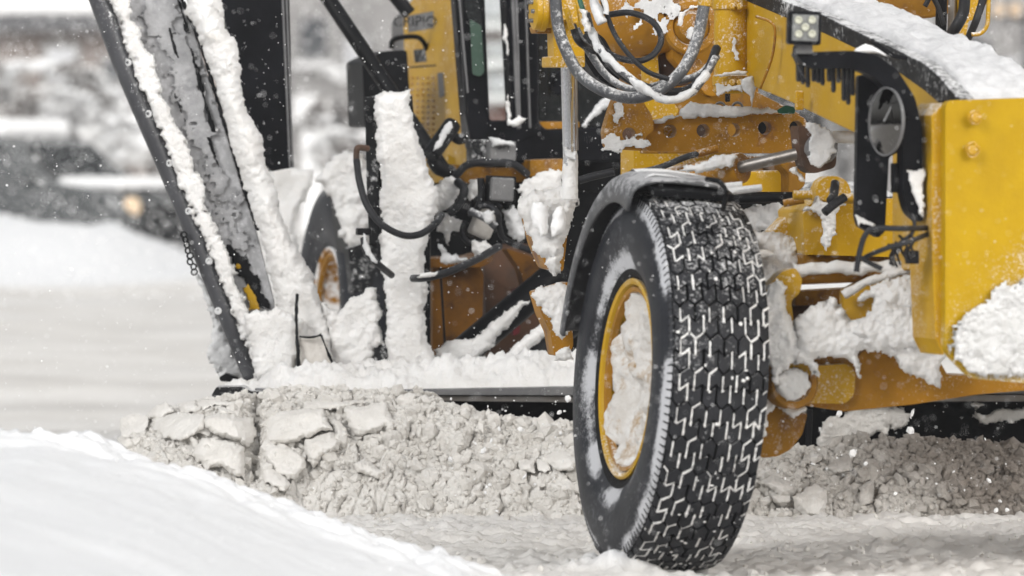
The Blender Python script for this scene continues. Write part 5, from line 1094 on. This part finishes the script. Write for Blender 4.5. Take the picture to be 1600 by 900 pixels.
pad('snow_crust', [(284, -15), (346, -15), (347, 27), (358, 50), (372, 70), (375, 123), (387, 177), (400, 200), (410, 217), (413, 247), (430, 293), (438, 325), (452, 362), (470, 400), (490, 428), (506, 484), (530, 545), (540, 590), (480, 592), (405, 596), (404, 540), (398, 500), (432, 482), (420, 430), (404, 362), (384, 303), (360, 220), (340, 152), (314, 70), (292, 20)], 24.36, 'snow', wi, thick=.12, amp=.03, ns=9, edge=3, w_=.06)
pad('snow_crust', [(380, 490), (432, 480), (470, 500), (462, 590), (400, 597)], 24.22, 'snow', wi, thick=.06, amp=.02, ns=8, edge=4)
pad('snow_crust', [(500, 470), (530, 486), (546, 470), (575, 452), (590, 448), (596, 500), (600, 540), (584, 545), (582, 590), (520, 592), (512, 520)], 24.3, 'snow', wi, thick=.08, amp=.04, ns=8, edge=4)
plate('wing_pivot_box', [(468, 528), (503, 524), (522, 576), (468, 578)], 24.12, (0, .1, 0), 'snow_dirty', wi, bevel=.008)
hose('pivot_gap', [(465, 460, 24.2), (463, 500, 24.14), (465, 540, 24.1), (467, 580, 24.1)], 2.6, 'black', wi, amp=.4)
hose('pivot_gap', [(468, 526, 24.1), (486, 527, 24.09), (502, 523, 24.1)], 1.8, 'black', wi, amp=.5)
hose('pivot_gap', [(502, 524, 24.1), (512, 550, 24.1), (524, 578, 24.12)], 1.8, 'black', wi, amp=.5)
rp_ = plate('rear_mast', [(335, -20), (452, -20), (455, 80), (457, 262), (425, 268), (400, 240), (360, 60)], 25.3, tuple(BK*.12), 'black_clean', wi, bevel=.006)
rod('mast_edge', (441, -20, 25.2), (453, 262, 25.2), 1.8, 'grey', rp_); rod('mast_edge', (447, -20, 25.24), (458, 262, 25.24), 1.6, 'grey', rp_)
pad('snow_plume', [(300, 420), (322, 440), (345, 490), (372, 560), (384, 592), (352, 594), (330, 575), (324, 545), (328, 500), (316, 460)], 24.6, 'snow_ice', wi, thick=.05, amp=.02, ns=6, edge=5)
rr2 = random.Random(9)
for k in range(8):
    x = 288+k*2.2+rr2.uniform(-1.5, 1.5); y = 366+k*8.5
    lathe('chain_link', at(x, y, 24.3), (rr2.uniform(-1, 1), -1, rr2.uniform(-.6, .6)), [(0, .014), (.006, .017), (.012, .014), (.006, .009), (0, .014)], 'black', wi, seg=14, cap=False)
plate('wing_shoe', [(342, 590), (352, 583), (372, 590), (368, 597), (345, 596)], 24.45, (0, .08, 0), 'black', wi)

#@@BACK
# ------------------------------------------------------------------ background
def bmat(name, c, c2): return mat(name, c, c2, scale=1.2, rough=.85, bump=.1, bump_scale=6)
MB = dict(twig=bmat('frosted_twigs', (.30, .28, .27), (.2, .19, .185)), brick=bmat('hazed_brown_brick', (.27, .225, .205), (.22, .185, .17)), grey=bmat('grey_render', (.34, .33, .325), (.26, .255, .25)), red=bmat('red_brick', (.13, .055, .04), (.17, .075, .055)), pale=bmat('pale_panel', (.6, .61, .63), (.5, .51, .53)), darkw=bmat('dark_window', (.05, .055, .065), (.08, .085, .09)), roof=bmat('dark_roof', (.09, .09, .095), (.13, .13, .135)))  # brown brick paled, distance haze put into its colour
def wbox(name, x0, x1, y0, y1, z0, z1, m, parent=None, bevel=0):
    V = [(x, y, z) for x in (x0, x1) for y in (y0, y1) for z in (z0, z1)]
    F = [[0, 1, 3, 2], [4, 6, 7, 5], [0, 4, 5, 1], [2, 3, 7, 6], [0, 2, 6, 4], [1, 5, 7, 3]]
    return fixn(link(name, np.array(V, float), F, m, parent, bevel=bevel))
def building(label, px0, px1, Y, h, wallm, wins, depth=12, eave=.5):
    x0 = at(px0, 0, Y).x; x1 = at(px1, 0, Y).x
    b = empty('building', ((x0+x1)/2, Y+depth/2, 0), label=label, cat='building')
    wbox('wall', x0, x1, Y, Y+depth, -.3, h, wallm, b)
    rf = wbox('roof', x0-eave, x1+eave, Y-eave, Y+depth+eave, h+.002, h+.35, MB['roof'], b); wbox('snow_crust', x0-eave-.02, x1+eave+.02, Y-eave-.02, Y+depth+eave, h+.352, h+.75, 'snow_soft', rf, bevel=.1)
    for (a0, b0, a1, b1, wm) in wins:
        p = at(a0, b1, Y); q = at(a1, b0, Y)
        f = wbox('window', p.x-.12, q.x+.12, Y-.10, Y+.02, p.z-.12, q.z+.12, MB['grey'], b, bevel=.02); wbox('pane', p.x, q.x, Y-.115, Y-.05, p.z, q.z, wm, f)
        wbox('snowy_sill', p.x-.2, q.x+.2, Y-.4, Y+.01, p.z-.30, p.z-.125, 'snow_soft', f, bevel=.05)
    return b
building('low brown brick building seen blurred behind the parked cars at left', -500, 345, 118, 3.9, MB['brick'], [(75, 75, 118, 125, MB['pale']), (165, 95, 190, 150, MB['darkw']), (-80, 80, -20, 130, MB['darkw']), (230, 80, 262, 150, MB['darkw'])])
building('tall pale grey building blurred between the wing and the engine hood', 380, 700, 150, 14, MB['grey'], [(465, 150, 505, 172, MB['pale']), (540, 60, 575, 110, MB['pale']), (470, 30, 510, 90, MB['darkw'])])
building('dark red brick building glimpsed through the cab side window', 735, 1120, 125, 9, MB['red'], [(762, 70, 790, 85, MB['pale']), (764, 115, 800, 140, MB['pale']), (740, -40, 800, 26, MB['pale'])])
bR = building('grey building blurred beyond the nose of the grader at right', 1330, 1990, 140, 12, MB['grey'], [(1500, 60, 1545, 140, MB['darkw']), (1600, 20, 1660, 110, MB['darkw']), (1570, 90, 1590, 150, MB['pale'])])
# lit lamps
em = bpy.data.materials.new('warm_lamp_glow'); em.use_nodes = True; eb = em.node_tree.nodes['Principled BSDF']; eb.inputs['Emission Color'].default_value = (1, .72, .42, 1); eb.inputs['Emission Strength'].default_value = .07; eb.inputs['Base Color'].default_value = (.8, .6, .4, 1)
for i, (px, lab) in enumerate(((1559, 'warm lit lamp on the grey building, the left one of the pair'), (1586, 'warm lit lamp on the grey building, the right one of the pair'))):
    t_ = empty('wall_lamp', tuple(at(px, 16, 139.5)), label=lab, cat='lamp', group='lit lamps on the far building')
    lathe('lamp_glass', at(px, 16, 139.6), (0, -1, 0), [(0, .13), (.12, .16), (.2, .12), (.22, 0)], em, t_, seg=16); lathe('lamp_housing', at(px, 16, 139.9), (0, -1, 0), [(0, .08), (.28, .1), (.3, .19), (.33, .17)], 'black', t_, seg=16)
# pale post
pp = empty('street_post', tuple(at(487, 330, 100)), label='pale blurred post standing behind the plough wing', cat='post')
pb0 = at(487, 150, 100); wbox('pole', pb0.x-.17, pb0.x+.17, 99.9, 100.1, 0, pb0.z, 'snow_soft', pp, bevel=.03); wbox('cap', pb0.x-.30, pb0.x+.30, 99.75, 100.25, pb0.z-.35, pb0.z+.0, 'snow_soft', pp, bevel=.05)

# snow laden shrubs
def shrub(px, py, Y, w_, h_, label, seed):
    r_ = np.random.default_rng(seed); c = at(px, py, Y); root = empty('shrub', (c.x, Y, 0), label=label, cat='shrub', group='snow laden shrubs beyond the parked cars')
    zb = max(0, c.z-h_/2)
    for k in range(14):
        a_ = r_.uniform(-1, 1); C = spline([(c.x+a_*.1*w_, Y, 0), (c.x+a_*.3*w_, Y+r_.uniform(-.2, .2), zb+h_*.3), (c.x+a_*.5*w_, Y+r_.uniform(-.4, .4), zb+h_*r_.uniform(.7, 1.0))], 5)
        sweep('branch', C, np.linspace(.035, .01, len(C)), MB['twig'], root, seg=5)
    V = []; F = []; V2 = []; F2 = []
    for k in range(1500):
        th = r_.uniform(0, 2*math.pi); rad_ = r_.uniform(0, 1)**.5; x = c.x+math.cos(th)*rad_*w_/2; z = zb+h_*.5+math.sin(th)*rad_*h_/2; y = Y+r_.uniform(-.6, .6)
        if vnoise(np.array([[x*1.5, y*1.5, z*2]]), seed)[0] < -.15: continue
        s_ = r_.uniform(.05, .12); d1 = r_.normal(size=3)*s_; d2 = r_.normal(size=3)*s_
        snowy = vnoise(np.array([[x*.9, y, z*1.6]]), seed+3)[0] > -.05
        VV, FF = (V2, F2) if snowy else (V, F); b0 = len(VV)
        if snowy: d1[2] *= .35; d2[2] *= .35; d1 *= 1.5; d2 *= 1.5
        p = np.array([x, y, z]); VV += [p-d1, p+d2, p+d1, p-d2+np.array([0, 0, s_*.4])]; FF += [[b0, b0+1, b0+2, b0+3]]
    if V: link('leaves', np.array(V), F, MB['twig'], root)
    if V2: link('snow_crust', np.array(V2), F2, 'snow_soft', root)
shrub(40, 175, 88, 3.4, 1.5, 'wide snow laden shrub at the far left edge of the view', 1)
shrub(120, 205, 86, 2.4, 1.3, 'rounded snow laden shrub above the roof end of the parked wagon', 2)
shrub(215, 215, 90, 2.2, 1.2, 'low snow laden shrub next to the plough wing', 3)
shrub(560, 200, 95, 1.6, 2.0, 'grey snow laden shrub beyond the gap before the engine', 4)

# parked cars: one car built from a side profile, copied
carpaint = mat('dark_car_paint', (.05, .055, .06), (.07, .075, .08), rough=.3, dust=.3, coat=.5)
carteal = mat('dark_grey_car_paint', (.055, .06, .062), (.08, .084, .086), rough=.3, dust=.3, coat=.5)
def car(label, loc, rz, paint, lit=False):
    root = empty('parked_car', loc, label=label, cat='car'); root['wl'] = (0, 0, 0)
    prof = [(-2.25, .35), (-2.3, .7), (-2.2, 1.0), (-2.0, 1.5), (-1.7, 1.62), (.2, 1.64), (.55, 1.55), (1.15, 1.08), (2.05, .95), (2.25, .75), (2.28, .4), (2.1, .3), (-2.1, .3)]
    def ext(p, w0, w1, nm, m, par, bev=.05):
        n = len(p); V = [(x, -w1/2 if z > 1.1 else -w0/2, z) for x, z in p]+[(x, w1/2 if z > 1.1 else w0/2, z) for x, z in p]
        F = [list(range(n)), list(range(2*n-1, n-1, -1))]+[[i, i+n, (i+1) % n+n, (i+1) % n] for i in range(n)]
        return fixn(link(nm, np.array(V, float), F, m, par, bevel=bev))
    ext(prof, 1.8, 1.5, 'body', paint, root)
    ext([(-1.85, 1.12), (-1.75, 1.5), (.15, 1.52), (.42, 1.48), (.95, 1.12)], 1.72, 1.60, 'side_windows', M['glass_dark'], root, .02)
    ext([(.62, 1.53), (1.16, 1.12), (1.18, 1.12), (.66, 1.55)], 1.4, 1.3, 'windscreen', M['glass_dark'], root, .0)
    wbox('roof_snow', -1.75, .3, -.74, .74, 1.62, 1.86, 'snow_soft', root, bevel=.09); wbox('bonnet_snow', 1.18, 2.15, -.8, .8, .99, 1.14, 'snow_soft', root, bevel=.06)
    wbox('front_bumper', 2.2, 2.4, -.86, .86, .35, .58, M['black'], root, bevel=.06); wbox('grille', 2.22, 2.32, -.45, .45, .62, .82, M['black'], root, bevel=.02)
    for sy in (-1, 1):
        lathe('headlight', (2.2, sy*.66, .78), (1, 0, .1), [(0, .12), (.08, .11), (.1, .0)], em if (lit and sy < 0) else M['lens'], root, seg=16)
        wbox('door_mirror', .75, .95, sy*.95-.1, sy*.95+.1, 1.08, 1.24, paint, root, bevel=.03)
        for x in (-1.4, 1.4):
            wh = lathe('wheel', (x, sy*.78, .34), (0, sy, 0), [(-.1, .25), (-.1, .34), (.1, .34), (.12, .30), (.12, .22)], M['rubber'], root, seg=28)
            lathe('hub_cap', (x, sy*.9, .34), (0, sy, 0), [(-.03, .21), (.0, .19), (.02, .05), (.02, 0)], M['grey'], wh, seg=20)
    root.rotation_euler = (0, 0, rz)
    root.location = loc
car('dark grey snow covered wagon parked behind the snow bank at the left edge', (at(38, 0, 72).x, 71, 0), R(-32), carteal, lit=True)

# falling snow
pts = []; rads = []
for k in range(10000):
    y = rng.uniform(15, 30); px = rng.uniform(-150, 1750); py = rng.uniform(-80, 960); p = at(px, py, y)
    if p.z < .02: continue
    r_ = rng.choice([.0014, .0020, .0032], p=[.6, .33, .07]); pts.append(np.array(p)); rads.append(r_*rng.uniform(.6, 1.3, 3))
for k in range(12000):
    y = rng.uniform(44, 64); p = at(rng.uniform(-60, 1660), rng.uniform(-60, 470), y)
    if p.z < .05: continue
    r_ = rng.uniform(.006, .011); pts.append(np.array(p)); rads.append(r_*rng.uniform(.7, 1.3, 3))
sf_ = crumb_mesh('falling_snow', pts, rads, 'snow_soft'); prop(sf_, 'fine snowflakes drifting through the air in front of the grader', 'falling snow', kind='stuff')
# thrown pellets of snow near the blade
pts = []; rads = []
for (x, y) in ((790, 642), (868, 628), (874, 644), (878, 615), (848, 662), (876, 693), (812, 722), (836, 757), (820, 745), (803, 767), (842, 802), (780, 670), (900, 720)) + tuple((rng.uniform(700, 900), rng.uniform(600, 800)) for _ in range(26)) + tuple((rng.uniform(1200, 1600), rng.uniform(640, 800)) for _ in range(30)):
    pts.append(np.array(at(x, y, 22.6+rng.uniform(-.3, .2)))); s_ = rng.choice([.005, .009, .014], p=[.6, .25, .15]); rads.append(s_*rng.uniform(.5, 1.3, 3))
pe = crumb_mesh('thrown_snow_bits', pts, rads, 'snow_soft'); prop(pe, 'small white bits of snow thrown up in front of the dark blade face', 'snow bits', kind='stuff')

# haze
hz = wbox('haze', -60, 60, -6, 175, -1.3, 18, 'snow'); hm = bpy.data.materials.new('snowy_air'); hm.use_nodes = True; n = hm.node_tree; n.nodes.clear()
pv = n.nodes.new('ShaderNodeVolumePrincipled'); pv.inputs['Density'].default_value = .0009; pv.inputs['Color'].default_value = (.62, .63, .655, 1); pv.inputs['Anisotropy'].default_value = .2
mo_ = n.nodes.new('ShaderNodeOutputMaterial'); n.links.new(pv.outputs[0], mo_.inputs['Volume']); hz.data.materials[0] = hm; prop(hz, 'pale snow filled air fading the far buildings', 'haze', kind='stuff')
for o in sc.objects:
    if 'wl' in o: del o['wl']
